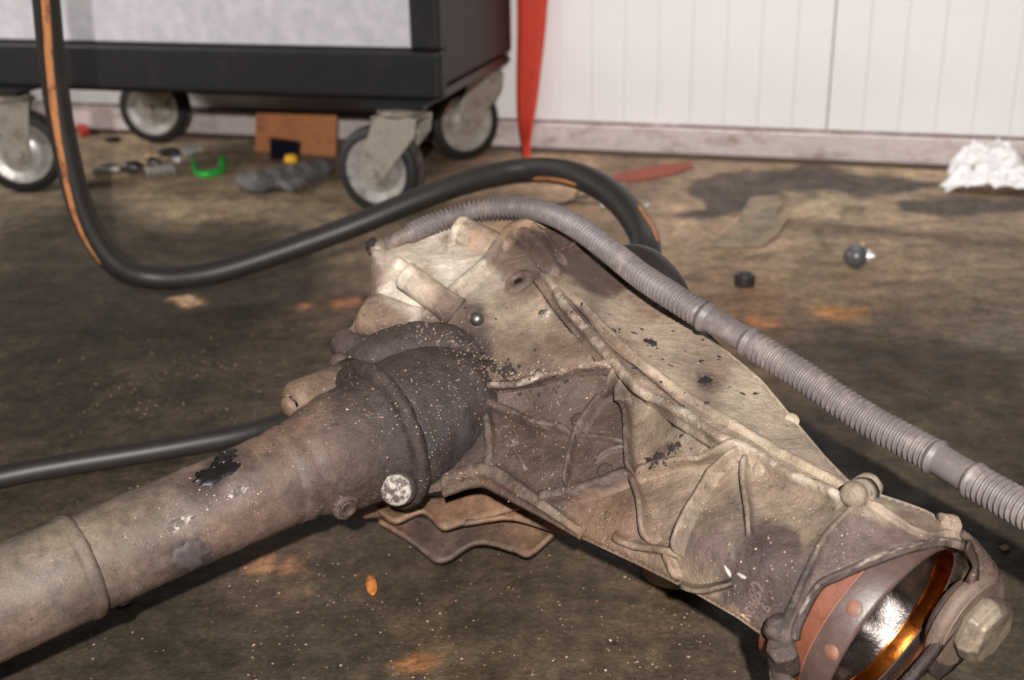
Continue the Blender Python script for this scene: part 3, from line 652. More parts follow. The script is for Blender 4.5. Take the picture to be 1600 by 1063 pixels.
# flange bolts around the nose
boss((452,632,.842), (560,590,.87), .0145, name='bolt_boss', kp=NK, dome=.35, jag=.0008, mat=M_tube)
boss((447,640,.838), (462,632,.842), .0085, name='bolt_boss', kp=NK, dome=.5, jag=.0006, mat=M_tube, k=1.05)
boss((524,572,.872), (560,560,.89), .009, name='bolt_boss', kp=NK, dome=.5, jag=.0008, mat=M_oily)
o = boss((618,766,.788), (650,730,.83), .0125, name='flange_bolt', kp=NK, dome=.25, jag=.0007, mat=M_oily)
boss((543,795,.783), (515,768,.80), .0092, name='drain_stub', kp=NK, dome=.15, jag=.0004, mat=M_tube)
c0 = P(546, 797, .779); V, Fc = lathe([(0, .0062), (.0012, .0055), (.0014, .0045), (.0002, .0038), (0, .0001)], P(543.5, 795.5, .7815), P(543,795,.783)-P(515,768,.80), 18); make('stub_bore', V, Fc, M_tube, gb, cols=pcol(V, NK, .75))
# scuffed pale face of the flange bolt
axb = unit(P(618,766,.788)-P(650,730,.83)); c0 = P(618,766,.788)
V, Fc = lathe([(-.003, .0112), (.0012, .0104), (.0022, .008), (.0026, .0001)], c0+axb*.0005, axb, 20); V = rough(V, .0006, 260); oo = make('bolt_face', V, Fc, M_white, gb); oo['label'] = 'bolt head with white scuffed face'
# small fitting on the nose
for (u, v, rr) in ((521,686,.0035),(527,692,.003)):
    boss((u, v, .786), (u+3, v+3, .80), rr, name='fitting', kp=NK, dome=.7, k=1.25, mat=M_tube)
# tar patches and scuffs on the tube, following its surface
def tube_patch(u0, v0, du, dv, mat, name, th=.0008, seed=0., lab=None, R=RT):
    n = 26; pts = []
    for j in range(n):
        a = 2*np.pi*j/n; s = 1+.55*noise.noise(Vector((math.cos(a)*2.2+seed, math.sin(a)*2.2, seed)))
        pts.append((du*math.cos(a)*s, dv*math.sin(a)*s))
    ang = math.atan2(-180, 370); rows_ = []
    for f in (1., .8, .5, .2):
        for x, y in pts:
            u = u0+f*(x*math.cos(ang)-y*math.sin(ang)); v = v0+f*(x*math.sin(ang)+y*math.cos(ang))
            d = ray(u, v); o_ = CAM-t1; d2 = d-AX*(d@AX); o2 = o_-AX*(o_@AX); a_ = d2@d2; b_ = d2@o2; c_ = o2@o2-R*R; D_ = max(b_*b_-a_*c_, 0)
            q = CAM+d*((-b_-math.sqrt(D_))/a_); rad = (q-t1)-AX*((q-t1)@AX); rad = unit(rad)
            rows_.append(q+rad*((th if f < 1 else -.0006)+(.0006*noise.noise(Vector((u*.12, v*.12, seed))) if f < 1 else 0)))
    V = np.array(rows_); o = make(name, V, grid_faces(4, n)+[tuple(3*n+j for j in range(n))], mat, gb)
    if lab: o['label'] = lab
tube_patch(335, 740, 42, 17, M_dark, 'tar_patch', seed=1.3, lab='black tar smear')
tube_patch(352, 715, 20, 9, M_dark, 'tar_patch', th=.0016, seed=4.1)
tube_patch(298, 868, 32, 22, plain('dried_grease', (70, 61, 60), .75, var=.3, sc=200, bstr=.6, bdist=.001), 'tar_patch', seed=2.2)
tube_patch(281, 819, 28, 9, M_white, 'scuff', th=.0003, seed=6.6, lab='pale scraped scuff'); tube_patch(372, 768, 20, 8, M_white, 'scuff', th=.0003, seed=8.1); tube_patch(405, 690, 24, 9, M_white, 'scuff', th=.0003, seed=3.7)

# ------------------------------------------------------------------ gearbox : bell mouth, drum and output flange
rb_ = ray(1394, 985); B0 = CAM+rb_*.685; e_ = ray(1474, 1047)-rb_; e_ -= rb_*(e_@rb_); e_ = unit(e_); AD = e_*math.sqrt(1-.23**2)-rb_*.23
drum = lambda name, prof, mat, seg=96: make(name, *lathe(prof, B0, AD, seg, cap=False), mat, gb, sharp=50)
drum('drum_shell', [(-.044, .0546), (-.0165, .0546)], M_rust)
drum('drum_band', [(-.0172, .0535), (-.0165, .0548), (-.0156, .0548), (-.0152, .0555), (-.002, .0555), (0, .0545), (.0004, .0532), (0, .0522), (-.001, .0518)], M_band)
drum('bronze_race', [(-.0004, .0520), (-.0022, .0513), (-.0068, .0498), (-.0078, .0488), (-.009, .0487)], M_bronze)
# the dark metal of the bore undulates smoothly: ten soft swells round it
pr_ = [(-.0085, .0489), (-.011, .0480)]+[(-.012-.003*i, .0478-.0003*i) for i in range(9)]+[(-.042, .0435), (-.05, .043), (-.056, .03), (-.057, .0001)]
V, Fc = lathe(pr_, B0, AD, 160, cap=False); q = V-B0; ax_ = q@AD; rv = q-ax_[:, None]*AD
xq = unit(np.cross(AD, [0, 0, 1.])); yq = np.cross(xq, AD); a_ = np.arctan2(rv@yq, rv@xq)
wv = np.exp(-((ax_+.022)/.009)**2); V = V-rv*(wv*.045*(.5+.5*np.cos(10*a_)))[:, None]
make('bearing_bore', V, Fc, M_bore, gb)
# orange rust line and rivet heads on the band
drum('rust_line', [(-.0163, .0545), (-.0159, .0552), (-.0154, .0550), (-.0150, .0546)], plain('orange_rust', (140, 80, 54), .7))
xd = unit(np.cross(AD, [0, 0, 1.])); yd = np.cross(xd, AD)
def drum_pt(u, v, R):
    d = ray(u, v); o_ = CAM-B0; d2 = d-AD*(d@AD); o2 = o_-AD*(o_@AD); a_ = d2@d2; b_ = d2@o2; c_ = o2@o2-R*R
    return CAM+d*((-b_-math.sqrt(max(b_*b_-a_*c_, 0)))/a_)
for (u, v) in ((1335,951),(1299,1020)):
    q = drum_pt(u, v, .0555); rad = unit((q-B0)-AD*((q-B0)@AD))
    V, Fc = lathe([(-.002, .0044), (.0003, .0042), (.0008, .0036), (.0009, .0001)], q, rad, 18)
    make('rivet', V, Fc, worn('rivet_rust', (124, 82, 64), (96, 68, 56), 200, .4, .6, .6), gb, sharp=40)
def sheet(lines, mat, name, th=.004, ns=40, nl=6, cols=None, k=1., rg=0., parent=None):
    """smooth skin through several 3-D polylines, given thickness away from the camera side"""
    L_ = [even([P(*q) for q in l], n=ns)[0] for l in lines]
    if len(L_) > 2: G = np.stack([catmull(np.array([l[i] for l in L_]), nl) for i in range(ns)], 0)
    else: G = np.stack([L_[0][i]+(L_[1][i]-L_[0][i])*np.linspace(0, 1, nl)[:, None] for i in range(ns)], 0)
    V = G.reshape(-1, 3)
    if rg: V = rough(V, rg, 130)
    o = make(name, V, grid_faces(ns, nl, False), mat, parent or gb, cols=None if cols is None else pcol(V, cols, k))
    s = o.modifiers.new('thick', 'SOLIDIFY'); s.thickness = th; s.offset = 0.
    return o
BK = [(1500,870,93,77,68),(1470,960,79,65,59),(1430,1030,75,63,57),(1510,930,75,63,57),(1540,900,108,88,75),(1500,1000,75,63,57),(1450,1055,68,57,54),(1530,870,100,84,73)]
sheet([[(1440,845,.70),(1452,905,.752),(1405,990,.758),(1350,1055,.755),(1300,1120,.74)], [(1488,846,.69),(1490,905,.738),(1445,990,.745),(1388,1055,.742),(1330,1130,.73)], [(1508,853,.682),(1516,890,.708),(1500,932,.715),(1474,982,.715),(1441,1027,.712),(1395,1080,.71),(1360,1130,.70)]],
      M_oily, 'bell_wall', .003, 46, 10, BK, 1., .0008)
sheet([[(1508,852,.676),(1519,888,.700),(1502,934,.708),(1476,984,.708),(1443,1029,.706),(1396,1082,.704)], [(1514,850,.672),(1528,885,.698),(1512,936,.704),(1484,990,.705),(1450,1036,.703),(1402,1090,.70)]], M_oily, 'bell_rim', .006, 46, 4, BK, .9, .0004)
# outer side of the bell running to the output flange
sheet([[(1500,832,.69),(1513,842,.69),(1520,880,.705),(1505,932,.712),(1478,984,.712),(1446,1028,.71)], [(1520,845,.70),(1545,880,.712),(1550,905,.716),(1520,950,.722),(1490,1000,.722),(1452,1050,.72)], [(1526,858,.72),(1556,893,.73),(1555,930,.735),(1530,985,.74),(1500,1030,.745),(1462,1062,.74)]], M_oily, 'bell_side', .004, 40, 9, BK, 1.05, .0006)
ec = P(1514, 972, .725); d_ = ray(1514, 972); e2 = ray(1514+75, 972+52)-d_; e2 -= d_*(e2@d_); e2 = unit(e2); AO = e2*math.sqrt(1-.3**2)-d_*.3
lo = lambda name, prof, mat, seg=48, c=ec, kp=BK: make(name, *lathe(prof, c, AO, seg), mat, gb, cols=None, sharp=45)
lo('output_flange', [(-.007, .024), (-.006, .030), (-.003, .0312), (0, .0308), (.002, .0285), (.002, .001)], grimy('brown_flange', (104, 86, 76), var=.3, speck=.3, dark=.4))
lo('output_flange', [(-.012, .022), (-.008, .026), (-.006, .026)], grimy('dark_flange', (84, 70, 64), var=.3, speck=.3, dark=.4))
V, Fc = lathe([(.0, .0185), (.004, .0205), (.010, .0198), (.0115, .0175), (.014, .017), (.0145, .001)], P(1520,972,.722), AO, 7)
o = make('output_nut', rough(V, .0012, 90), Fc, M_pale, gb, smooth=False); bevel(o, .0018, 2); o['label'] = 'pale scuffed end nut'
V, Fc = lathe([(0, .0275), (.0012, .027), (.0014, .001)], ec+AO*.0015, AO, 40); make('flange_washer', V, Fc, plain('brown_washer', (100, 82, 70), .7, var=.3), gb, sharp=40)

# ------------------------------------------------------------------ gearbox : folded steel mounting bracket under the casing
MK = [(700,800,126,98,76),(640,800,134,104,82),(720,850,88,73,64),(820,850,112,86,66),(660,830,84,70,62),(760,790,128,100,78),(850,830,124,98,78),(780,860,96,76,62)]
sheet([[(592,790,0.912),(630,790,0.917),(665,778,0.912),(700,778,0.901),(745,762,0.896),(760,748,0.890)], [(592,800,0.901),(618,816,0.888),(660,800,0.893),(690,826,0.876),(730,818,0.878),(822,792,0.864)]][:2], M_tube, 'mounting_bracket', .0035, 60, 7, MK, 1., .0004)
sheet([[(590,812,0.938),(640,808,0.935),(700,815,0.924),(740,815,0.920),(800,800,0.912),(880,800,0.896)], [(592,815,0.914),(625,835,0.906),(660,862,0.899),(680,878,0.893),(700,876,0.893),(745,850,0.896),(800,862,0.888),(826,870,0.884),(862,838,0.880)]], M_tube, 'mounting_bracket', .0035, 60, 9, MK, .95, .0004)
sheet([[(725,820,0.874),(790,812,0.871),(850,826,0.859),(890,838,0.848)], [(735,808,0.885),(800,795,0.878),(845,797,0.859),(890,825,0.832)]], M_tube, 'mounting_bracket', .003, 40, 5, MK, 1.05, .0004)
V, Fc = tube([P(540,790,0.912), P(585,785,0.917), P(640,780,0.922)], [.011, .012, .012], 18); make('bracket_tube', rough(V, .0006, 150), Fc, M_tube, gb, cols=pcol(V, MK))
# feet that carry the casing, hidden in its shade
for (u, v, r, rr) in ((790,680,.97,.034),(1060,770,.89,.026)):
    q = P(u, v, r); V, Fc = lathe([(-q[2]+.0005, rr*.8), (-q[2]+.004, rr), (0, rr*1.2), (.01, rr)], q, Zz, 28); make('sump_foot', V, Fc, M_cast, gb, cols=pcol(V, k=.8))

# ------------------------------------------------------------------ corrugated hose with smooth cuffs
HP = [(596,390,.944),(618,376,.948),(640,365,.952),(680,347,.962),(740,330,.966),(800,324,.962),(850,331,.95),(900,354,.92),(950,390,.885),(1000,430,.858),(1050,463,.832),(1100,494,.818),(1170,535,.800),(1250,585,.782),(1350,652,.762),(1450,708,.742),(1520,750,.727),(1600,796,.711),(1720,862,.688),(1900,960,.65),(2200,1120,.61),(2700,1400,.58)]
hp, HL = even([P(*q) for q in HP], step=.0005); hpx = proj(hp); us = hpx[:, 0]; ss = np.linspace(0, HL, len(hp))
base = np.interp(us, [600, 640, 740, 900, 1800], [.0062, .0070, .0074, .0083, .0098])
ph = 2*np.pi*ss/.0038; corr = base+.0012*np.sign(np.sin(ph))*np.abs(np.sin(ph))**.55
c1a, c1b, c2a, c2b = 1102, 1172, 1462, 1524
smooth_zone = (us < 636) | ((us > c1a-8) & (us < c1b+6)) | ((us > c2a-4) & (us < c2b+4))
rad = np.where(smooth_zone, base-.0009, corr)
hose = thing('corrugated_hose', 'dusty grey corrugated plastic hose arching over the gearbox, with smooth cuffs', 'hose', tuple(fl(1400, 720)))
sel = slice(0, None)
kk = us > 632
V, Fc = tube(hp[kk], rad[kk], 22); make('hose_body', V, Fc, M_loom, hose)
kk = us < 645
V, Fc = tube(hp[kk], np.full(kk.sum(), .0058), 20); make('inlet_pipe', V, Fc, M_loomt, hose)
kk = (us > 630) & (us < 702)
for a, b in ((c1a, c1b), (c2a, c2b)):
    kk = (us > a-7) & (us < b+9); p_ = hp[kk]; f = np.linspace(0, 1, len(p_)); r0 = base[kk].mean()
    rr = np.full(len(p_), r0*.99); rr += np.where((f > .04) & (f < .13), .0022, 0)+np.where((f > .84) & (f < .9), .0026, 0); rr = np.convolve(np.pad(rr, 3, 'edge'), np.ones(7)/7, 'valid')
    V, Fc = tube(p_, rr, 28); o = make('cuff', V, Fc, M_loom, hose); o['label'] = 'smooth cuff between the corrugated lengths'
# clamp and grit clot on the inlet end
V, Fc = lathe([(-.006, .004), (-.005, .008), (.0, .0092), (.006, .0085), (.008, .004)], P(590,392,.942), hp[30]-hp[0], 20); make('hose_clamp', rough(V, .0016, 260), Fc, M_pale, hose)
V, Fc = lathe([(-.004, .001), (-.002, .005), (.002, .0058), (.005, .0035), (.006, .0005)], P(582,384,.94), Zz, 14); make('clamp_screw', rough(V, .0015, 260), Fc, M_clot, hose)

# ------------------------------------------------------------------ black rubber hoses
BH = [(40,-420,1.36),(52,-200,1.38),(64,-60,1.40),(72,0,1.41),(84,120,1.435),(104,240,1.455),(134,345,1.475),(180,412,1.488),(240,434,1.495),(330,427,1.484),(450,390,1.478),(560,350,1.478),(660,309,1.467),(750,279,1.446),(830,266,1.413),(900,274,1.325),(960,307,1.261),(1000,357,1.198),(1010,400,1.145),(1003,460,1.124),(960,520,1.124),(900,560,1.134)]
rh = thing('rubber_hose', 'thick black rubber hose with a worn orange stripe, looping behind the gearbox', 'hose', tuple(fl(240, 445)))
BR = .0144
bp, BL = even([P(*q) for q in BH], step=.005); V, Fc = tube(bp, BR, 26); make('hose_body', V, Fc, M_rubber, rh)
def stripe(i0, i1, angf, wid, name='stripe'):
    p_ = bp[i0:i1]; t, n, b = frames(bp); t, n, b = t[i0:i1], n[i0:i1], b[i0:i1]; tc = CAM-p_; tc -= t*(tc*t).sum(1)[:, None]; tc /= np.linalg.norm(tc, axis=1, keepdims=True); sd = np.cross(t, tc)
    q = np.linspace(0, 1, len(p_)); rows_ = []
    for e_, lift in ((-1, -.0006), (-.8, .0005), (-.3, .0007), (.3, .0007), (.8, .0005), (1, -.0006)):
        a = angf(q)+e_*wid*np.sin(np.pi*np.clip(q, .0, 1))**.3*(1+.12*np.array([noise.noise(Vector(x)*60) for x in p_]))
        rows_.append(p_+(BR+lift)*(tc*np.cos(a)[:, None]+sd*np.sin(a)[:, None]))
    V = np.stack(rows_, 1).reshape(-1, 3); o = make(name, V, grid_faces(len(p_), 6, False), M_stripe, rh); o['label'] = 'worn orange stripe'
def near_i(u, v): return int(np.argmin(((proj(bp)-[u, v])**2).sum(1)))
stripe(0, near_i(172, 405), lambda q: np.interp(q, [0, .5, .8, 1], [-.1, .1, .5, .95]), .33)
stripe(near_i(845, 266), near_i(925, 285), lambda q: 0*q+.8, .25); stripe(near_i(990, 340), near_i(1012, 395), lambda q: 0*q-.9, .3)
LC = [(-1100,900,.9),(-500,835,.93),(-120,775,.955),(0,746,.965),(100,727,.975),(200,711,.985),(300,694,.995),(390,676,1.01),(470,650,1.03),(560,610,1.07),(640,560,1.12)]
lp, _ = even([(*fl(u, v, .0105),) for u, v, r in LC], step=.005); V, Fc = tube(lp, .0102, 22)
tag(make('rubber_cable', V, Fc, M_rubber), 'black rubber cable lying on the floor behind the axle tube', 'cable')
# bent rubber vent elbow half hidden behind the corrugated hose
V, Fc = tube(even([P(960,412,.935), P(985,403,.925), P(1012,409,.91), P(1036,430,.893), P(1054,458,.88), P(1068,492,.88)], step=.003)[0], .0105, 20)
o = make('vent_elbow', V, Fc, M_rubber, gb); o['label'] = 'black rubber vent elbow'

# ------------------------------------------------------------------ tool trolley on castors
tc1 = fl(690, 157, .16*K)
def T(d, n, z): return tc1+(D*d+Nn*n+Zz*(z-.16))*K
def tbox(c, X, Y, Z, a, b, d): return box(c, X, Y, Z, a*K, b*K, d*K)
tr = thing('tool_trolley', 'black steel tool trolley with a grubby white panel on four castors', 'trolley', tuple(T(-.385, .195, 0)))
V, Fc = tbox(T(-.385, .205, .52), D, Nn, Zz, .76, .355, .70); o = make('cabinet_body', V, Fc, M_black, tr, smooth=False); bevel(o, .012, 4)
# front frame rails
for nm, c, sx, sz in (('bottom_rail', T(-.385, .014, .192), .77, .064), ('corner_post', T(-.021, .014, .545), .042, .64), ('corner_post', T(-.749, .014, .545), .042, .64), ('top_rail', T(-.385, .014, .86), .77, .03)):
    V, Fc = tbox(c, D, Nn, Zz, sx, .028, sz); o = make(nm, V, Fc, M_black, tr, smooth=False); bevel(o, .006, 3)
V, Fc = tbox(T(-.385, .021, .384), D, Nn, Zz, .685, .02, .316); o = make('front_panel', V, Fc, M_panel, tr, smooth=False); bevel(o, .003, 2); o['label'] = 'grubby white steel panel'
V, Fc = tbox(T(-.385, .021, .695), D, Nn, Zz, .685, .02, .29); o = make('front_panel', V, Fc, M_panel, tr, smooth=False); bevel(o, .003, 2)
V, Fc = tbox(T(-.385, .2, .16), D, Nn, Zz, .745, .36, .012); make('underside', V, Fc, M_dark, tr, smooth=False)
def castor(contact, yaw, trail):
    """contact = floor point under the wheel, yaw = direction the visible disc faces, trail = distance from wheel to swivel in the plane of the wheel"""
    g = np.array(contact); S_ = lambda v: g+(np.asarray(v)-g)*K; R = .0625; c = g+Zz*R; ax = np.array([math.cos(yaw), math.sin(yaw), 0]); fwd = np.cross(Zz, ax); sv = c+fwd*trail; sv[2] = 0
    parts = []
    for s in (1, -1):
        o_ = c+ax*(.0225*s); tp = np.array([sv[0], sv[1], 0])+ax*(.024*s)+Zz*.137
        f2 = fwd
        poly = [o_-f2*.015-Zz*.008, o_-Zz*.017, o_+f2*.015-Zz*.008, tp+f2*.030-Zz*.022, tp+f2*.034, tp-f2*.03, o_-f2*.017+Zz*.02]
        parts.append(prism(poly, ax*s, .0028))
    parts.append(box(np.array([sv[0], sv[1], .1385]), ax, fwd, Zz, .055, .066, .004))
    V, Fc = join(parts); ck = make('castor', S_(V), Fc, M_zinc, tr, smooth=False); bevel(ck, .0012, 2)
    V, Fc = lathe([(-.017, .046), (-.0172, .055), (-.0135, .0605), (-.006, .0625), (.006, .0625), (.0135, .0605), (.0172, .055), (.017, .046)], c, ax, 44, cap=False); make('tyre', S_(V), Fc, M_tyre, ck)
    V, Fc = lathe([(-.0095, .0618), (-.0085, .0628), (.0085, .0628), (.0095, .0618)], c, ax, 44, cap=False); make('tread', S_(V), Fc, M_tread, ck)
    V, Fc = lathe([(-.0165, .001), (-.0165, .016), (-.012, .022), (-.0125, .034), (-.0165, .042), (-.0168, .047), (.0168, .047), (.0165, .042), (.0125, .034), (.012, .022), (.0165, .016), (.0165, .001)], c, ax, 44); make('hub', S_(V), Fc, M_hub, ck, sharp=60)
    V, Fc = lathe([(-.031, .0005), (-.031, .0065), (-.026, .008), (.026, .008), (.031, .0065), (.031, .0005)], c, ax, 6); make('axle_bolt', S_(V), Fc, M_zinc, ck, smooth=False)
    V, Fc = lathe([(.1385, .025), (.140, .031), (.145, .0335), (.149, .031), (.151, .026), (.156, .025)], np.array([sv[0], sv[1], 0]), Zz, 32); make('swivel_ring', S_(V), Fc, M_zinc, ck, sharp=50)
    V, Fc = box(np.array([sv[0], sv[1], .157]), D, Nn, Zz, .09, .075, .004); make('top_plate', S_(V), Fc, M_black, ck, smooth=False)
def toward_cam(p, off): return math.atan2(-p[1], -p[0])+math.radians(off)
pF = fl(600, 331); castor(pF, toward_cam(pF, -28), .036)
pR = fl(724, 248); castor(pR, toward_cam(pR, 28), .032)
pL = fl(47, 298); castor(pL, toward_cam(pL, -14), -.008)
pB = fl(250, 222); castor(pB, toward_cam(pB, -22), .03)

# ------------------------------------------------------------------ red strap and orange strip
def ribbon(rows_, mat, name, th=.0012, n=60, parent=None, pts3=True):
    a, _ = even([r[0] for r in rows_], n=n); b, _ = even([r[1] for r in rows_], n=n)
    nl = 5; G = np.stack([a+(b-a)*f for f in np.linspace(0, 1, nl)], 1).reshape(-1, 3)
    o = make(name, G, grid_faces(n, nl, False), mat, parent); s = o.modifiers.new('thick', 'SOLIDIFY'); s.thickness = th; s.offset = 0.
    return o
rs = [((806,-260),(868,-260)), ((807,-100),(862,-100)), ((808,0),(856,0)), ((808,60),(851,60)), ((807,110),(845,110)), ((807,160),(839,160)), ((809,195),(833,195)), ((814,225),(829,225)), ((819,250),(829,250))]
spn = w0-Nn*.028
rows_ = []
for i, (a, b) in enumerate(rs):
    tw = np.interp(i, [0, 5, 8], [.0, .008, .03]); rows_.append((pl(*a, spn, Nn), pl(*b, spn-Nn*tw, Nn)))
# let the foot of the strap rest on the floor
foot = fl(824, 252); rows_[-1] = (foot+D*-.006+Zz*.001, foot+D*.006+Zz*.001)
tag(ribbon(rows_, M_red, 'strap'), 'red webbing strap hanging beside the trolley in front of the white wall', 'strap')
def slab(poly_px, mat, name, h=.002, z=.0006, bev=0.):
    poly = [fl(u, v, z) for u, v in poly_px]; n = np.cross(poly[1]-poly[0], poly[2]-poly[1])
    if n[2] < 0: poly = poly[::-1]
    o = make(name, *prism(poly, Zz, h), mat, smooth=False)
    if bev: bevel(o, bev, 2)
    return o
tag(slab([(950,278),(985,268),(1040,257),(1078,255),(1084,263),(1050,274),(1000,284),(965,284)], M_orange, 'webbing_strip'), 'faded orange strip of webbing lying on the floor by the base rail', 'strip')
# red scrap by the left castor
tag(slab([(118,198),(132,196),(140,212),(128,216)], M_red, 'plastic_scrap', .012), 'small red scrap on the floor beside the orange striped hose', 'scrap')

# ------------------------------------------------------------------ card, glove, clip and bits under the trolley
a_, b_ = fl(398, 236), fl(524, 244)
q = [a_, b_, b_+Zz*.074+Nn*.02, a_+Zz*.068+Nn*.02]
crd = tag(make('cardboard_piece', *prism(q, Nn, .004), M_card, smooth=False), 'brown cardboard piece propped upright under the trolley', 'cardboard')
gl = thing('work_glove', 'dark grey fabric work glove lying under the trolley', 'glove', tuple(fl(440, 290)))
gp, _ = even([fl(372,282,.014), fl(400,285,.016), fl(440,276,.017), fl(490,265,.016), fl(520,258,.012)], n=46)
V, Fc = tube(gp, np.interp(np.linspace(0, 1, 46), [0, .06, .2, .5, .9, 1], [.006, .014, .019, .020, .018, .010])*(1+.10*np.sin(np.linspace(0, 40, 46))), 18)
V = rough(V, .004, 60); V[:, 2] = np.maximum(V[:, 2]*.9, .0008); make('glove_body', V, Fc, M_glove, gl)
for i, (u, v) in enumerate(((462,290),(452,293),(470,285))):
    V, Fc = tube(even([fl(430+i*6, 286-i*3, .013), fl(u, v, .010), fl(u+14, v+1, .006)], n=14)[0], np.r_[np.full(11, .0075), .006, .004, .001], 12); V[:, 2] = np.maximum(V[:, 2], .0008); make('glove_finger', rough(V, .001, 120), Fc, M_glove, gl)
V, Fc = prism([fl(422,249), fl(464,249), fl(468,243)+Zz*.024, fl(424,240)+Zz*.028], Nn, .012); tag(make('plastic_holder', V, Fc, M_navy, smooth=False), 'small dark navy plastic piece in front of the cardboard', 'plastic piece')
yc = P(455, 249, float(np.linalg.norm(fl(455,249,.026)-CAM))-.03)
V, Fc = lathe([(-.011, .002), (-.009, .008), (0, .0095), (.009, .008), (.011, .002)], yc, D, 18); tag(make('yellow_stopper', V, Fc, M_yellow), 'yellow plastic stopper lying on the dark grey glove', 'stopper')
V, Fc = tube(even([fl(303,259,.004)+Zz*.018, fl(306,268,.005), fl(318,273,.005), fl(335,270,.005), fl(347,264,.006), fl(348,252,.005)+Zz*.014], n=26)[0], np.interp(np.linspace(0, 1, 26), [0, .2, .5, .85, 1], [.0015, .005, .0062, .0062, .002]), 10)
tag(make('plastic_clip', V, Fc, M_green), 'bright green plastic clip on the floor under the trolley', 'clip')
def bolt(u, v, ang, L, R, mat, label, name='bolt', cat='bolt', group=None):
    o = thing(name, label, cat, tuple(fl(u, v)), group); ax = np.array([math.cos(ang), math.sin(ang), 0]); c = fl(u, v)+Zz*(R*1.65)
    V, Fc = lathe([(0, .0005), (0, R*1.7), (R*1.2, R*1.7), (R*1.2, .0005)], c, ax, 6); make('bolt_head', V, Fc, mat, o, smooth=False)
    n = 40; xs = np.linspace(R, L, n); V, Fc = lathe([(x, R*(1+.12*math.sin(i*1.9))) for i, x in enumerate(xs)], c, ax, 14); make('shank', V, Fc, mat, o)
bolt(146, 275, .35, .045, .005, M_steel, 'bright steel bolt beside the striped hose, furthest left of the metal bits')
bolt(238, 262, -.9, .03, .0065, M_dsteel, 'dull steel bolt in the middle of the metal bits under the trolley')
# coil spring pieces
def spring(u, v, ang, L, R, label):
    t = np.linspace(0, 1, 120); ax = np.array([math.cos(ang), math.sin(ang), 0]); sd = np.cross(Zz, ax); c = fl(u, v)+Zz*(R+.0015)
    p_ = c+ax*(t*L)[:, None]+sd*(R*np.cos(t*2*np.pi*6))[:, None]+Zz*(R*np.sin(t*2*np.pi*6))[:, None]; V, Fc = tube(p_, .0016, 8)
    tag(make('coil_spring', V, Fc, M_steel), label, 'spring')
spring(228, 279, .45, .05, .009, 'small steel coil spring on the floor below the metal bits')
def lumpy(u, v, r, mat, name, label, cat, sq=(1, 1, .7), amp=.3, group=None):
    bm = bmesh.new(); bmesh.ops.create_icosphere(bm, subdivisions=3, radius=1)
    V = np.array([x.co[:] for x in bm.verts]); Fc = [tuple(x.index for x in f.verts) for f in bm.faces]; bm.free()
    V = np.array([p_*(1+amp*noise.noise(Vector(p_)*1.6+Vector((u, v, 0)))) for p_ in V])*np.array(sq)*r
    V[:, 2] -= V[:, 2].min()-.0006; return tag(make(name, V+fl(u, v), Fc, mat), label, cat, group)
lumpy(208, 272, .014, M_dsteel, 'metal_lump', 'grey crumpled metal fitting left of the coil spring', 'metal fitting', (1.3, 1, .8))
lumpy(240, 254, .012, M_grit, 'stone_lump', 'tan stony lump behind the metal bits under the trolley', 'stone', (1.3, .8, .8))
lumpy(172, 268, .013, M_dark, 'grease_lump', 'black greasy lump behind the bright bolt at left', 'grease lump', (1.6, 1, .5))
lumpy(176, 222, .010, M_dark, 'rubber_scrap', 'small black scrap near the base rail under the trolley', 'scrap', (1.5, 1, .5))
lumpy(265, 244, .013, M_dark, 'rubber_scrap', 'black scrap just below the rear left castor', 'scrap', (1.5, 1, .6))
lumpy(278, 257, .008, M_steel, 'steel_ball', 'small bright steel ball joint near the rear left castor', 'ball', amp=.05, sq=(1.2, 1, 1))
def socket(u, v, ang, L, R, mat, label):
    ax = np.array([math.cos(ang), math.sin(ang), .0]); c = fl(u, v)+Zz*(R+.0005)
    V, Fc = lathe([(0, R*.6), (0, R), (L*.45, R), (L*.55, R*.82), (L, R*.82), (L, R*.5), (L*.3, R*.5)], c, ax, 22, cap=False)
    tag(make('socket', V, Fc, mat, sharp=40), label, 'socket')
socket(288, 245, .75, .035, .009, M_steel, 'chrome wrench socket lying below the rear left castor')
bolt(33, 286, 2.6, .012, .005, M_steel, 'small bright nut in front of the left front castor', name='nut', cat='nut')

# ------------------------------------------------------------------ bits on the right of the floor
rc = fl(1163, 446); rcx = unit(np.array([.9, -.1, 0]))
V, Fc = lathe([(.0005, .0105), (.0015, .0125), (.011, .013), (.0135, .0125), (.0148, .0105), (.0142, .008), (.0118, .0075), (.0118, .0002)], rc, Zz, 32)
tag(make('rubber_bung', V, Fc, M_rubber, sharp=45), 'small round black rubber bung on the bare floor right of the gearbox', 'bung')
bj = thing('ball_stud', 'dark grey ball with a bright steel stud on the floor, right of the rubber bung', 'ball stud', tuple(fl(1337, 415)))
c0 = fl(1336, 418)+Zz*.0155
V, Fc = lathe([(-.0155*math.cos(a), max(.0155*math.sin(a), .0001)) for a in np.linspace(0, np.pi, 18)], c0, D, 28); make('ball', V, Fc, plain('grey_ball', (96, 94, 96), .35, .3), bj)
V, Fc = lathe([(.012, .008), (.0175, .008), (.0175, .0042), (.021, .0042), (.021, .0026), (.0225, .0026), (.023, .0005)], c0, unit(D+np.array([0, 0, .05])), 16); make('stud', V, Fc, M_steel, bj, sharp=40)
lumpy(1348, 386, .0042, M_grit, 'pebble', 'tiny pale crumb just behind the ball stud', 'crumb')
gk = tag(slab([(1108,386),(1150,350),(1172,312),(1215,306),(1225,318),(1212,338),(1232,342),(1212,372),(1190,387),(1150,388)], M_plate, 'gasket_plate', .003, bev=.0006), 'thin tan gasket plate lying flat on the floor near the dark stain', 'plate')
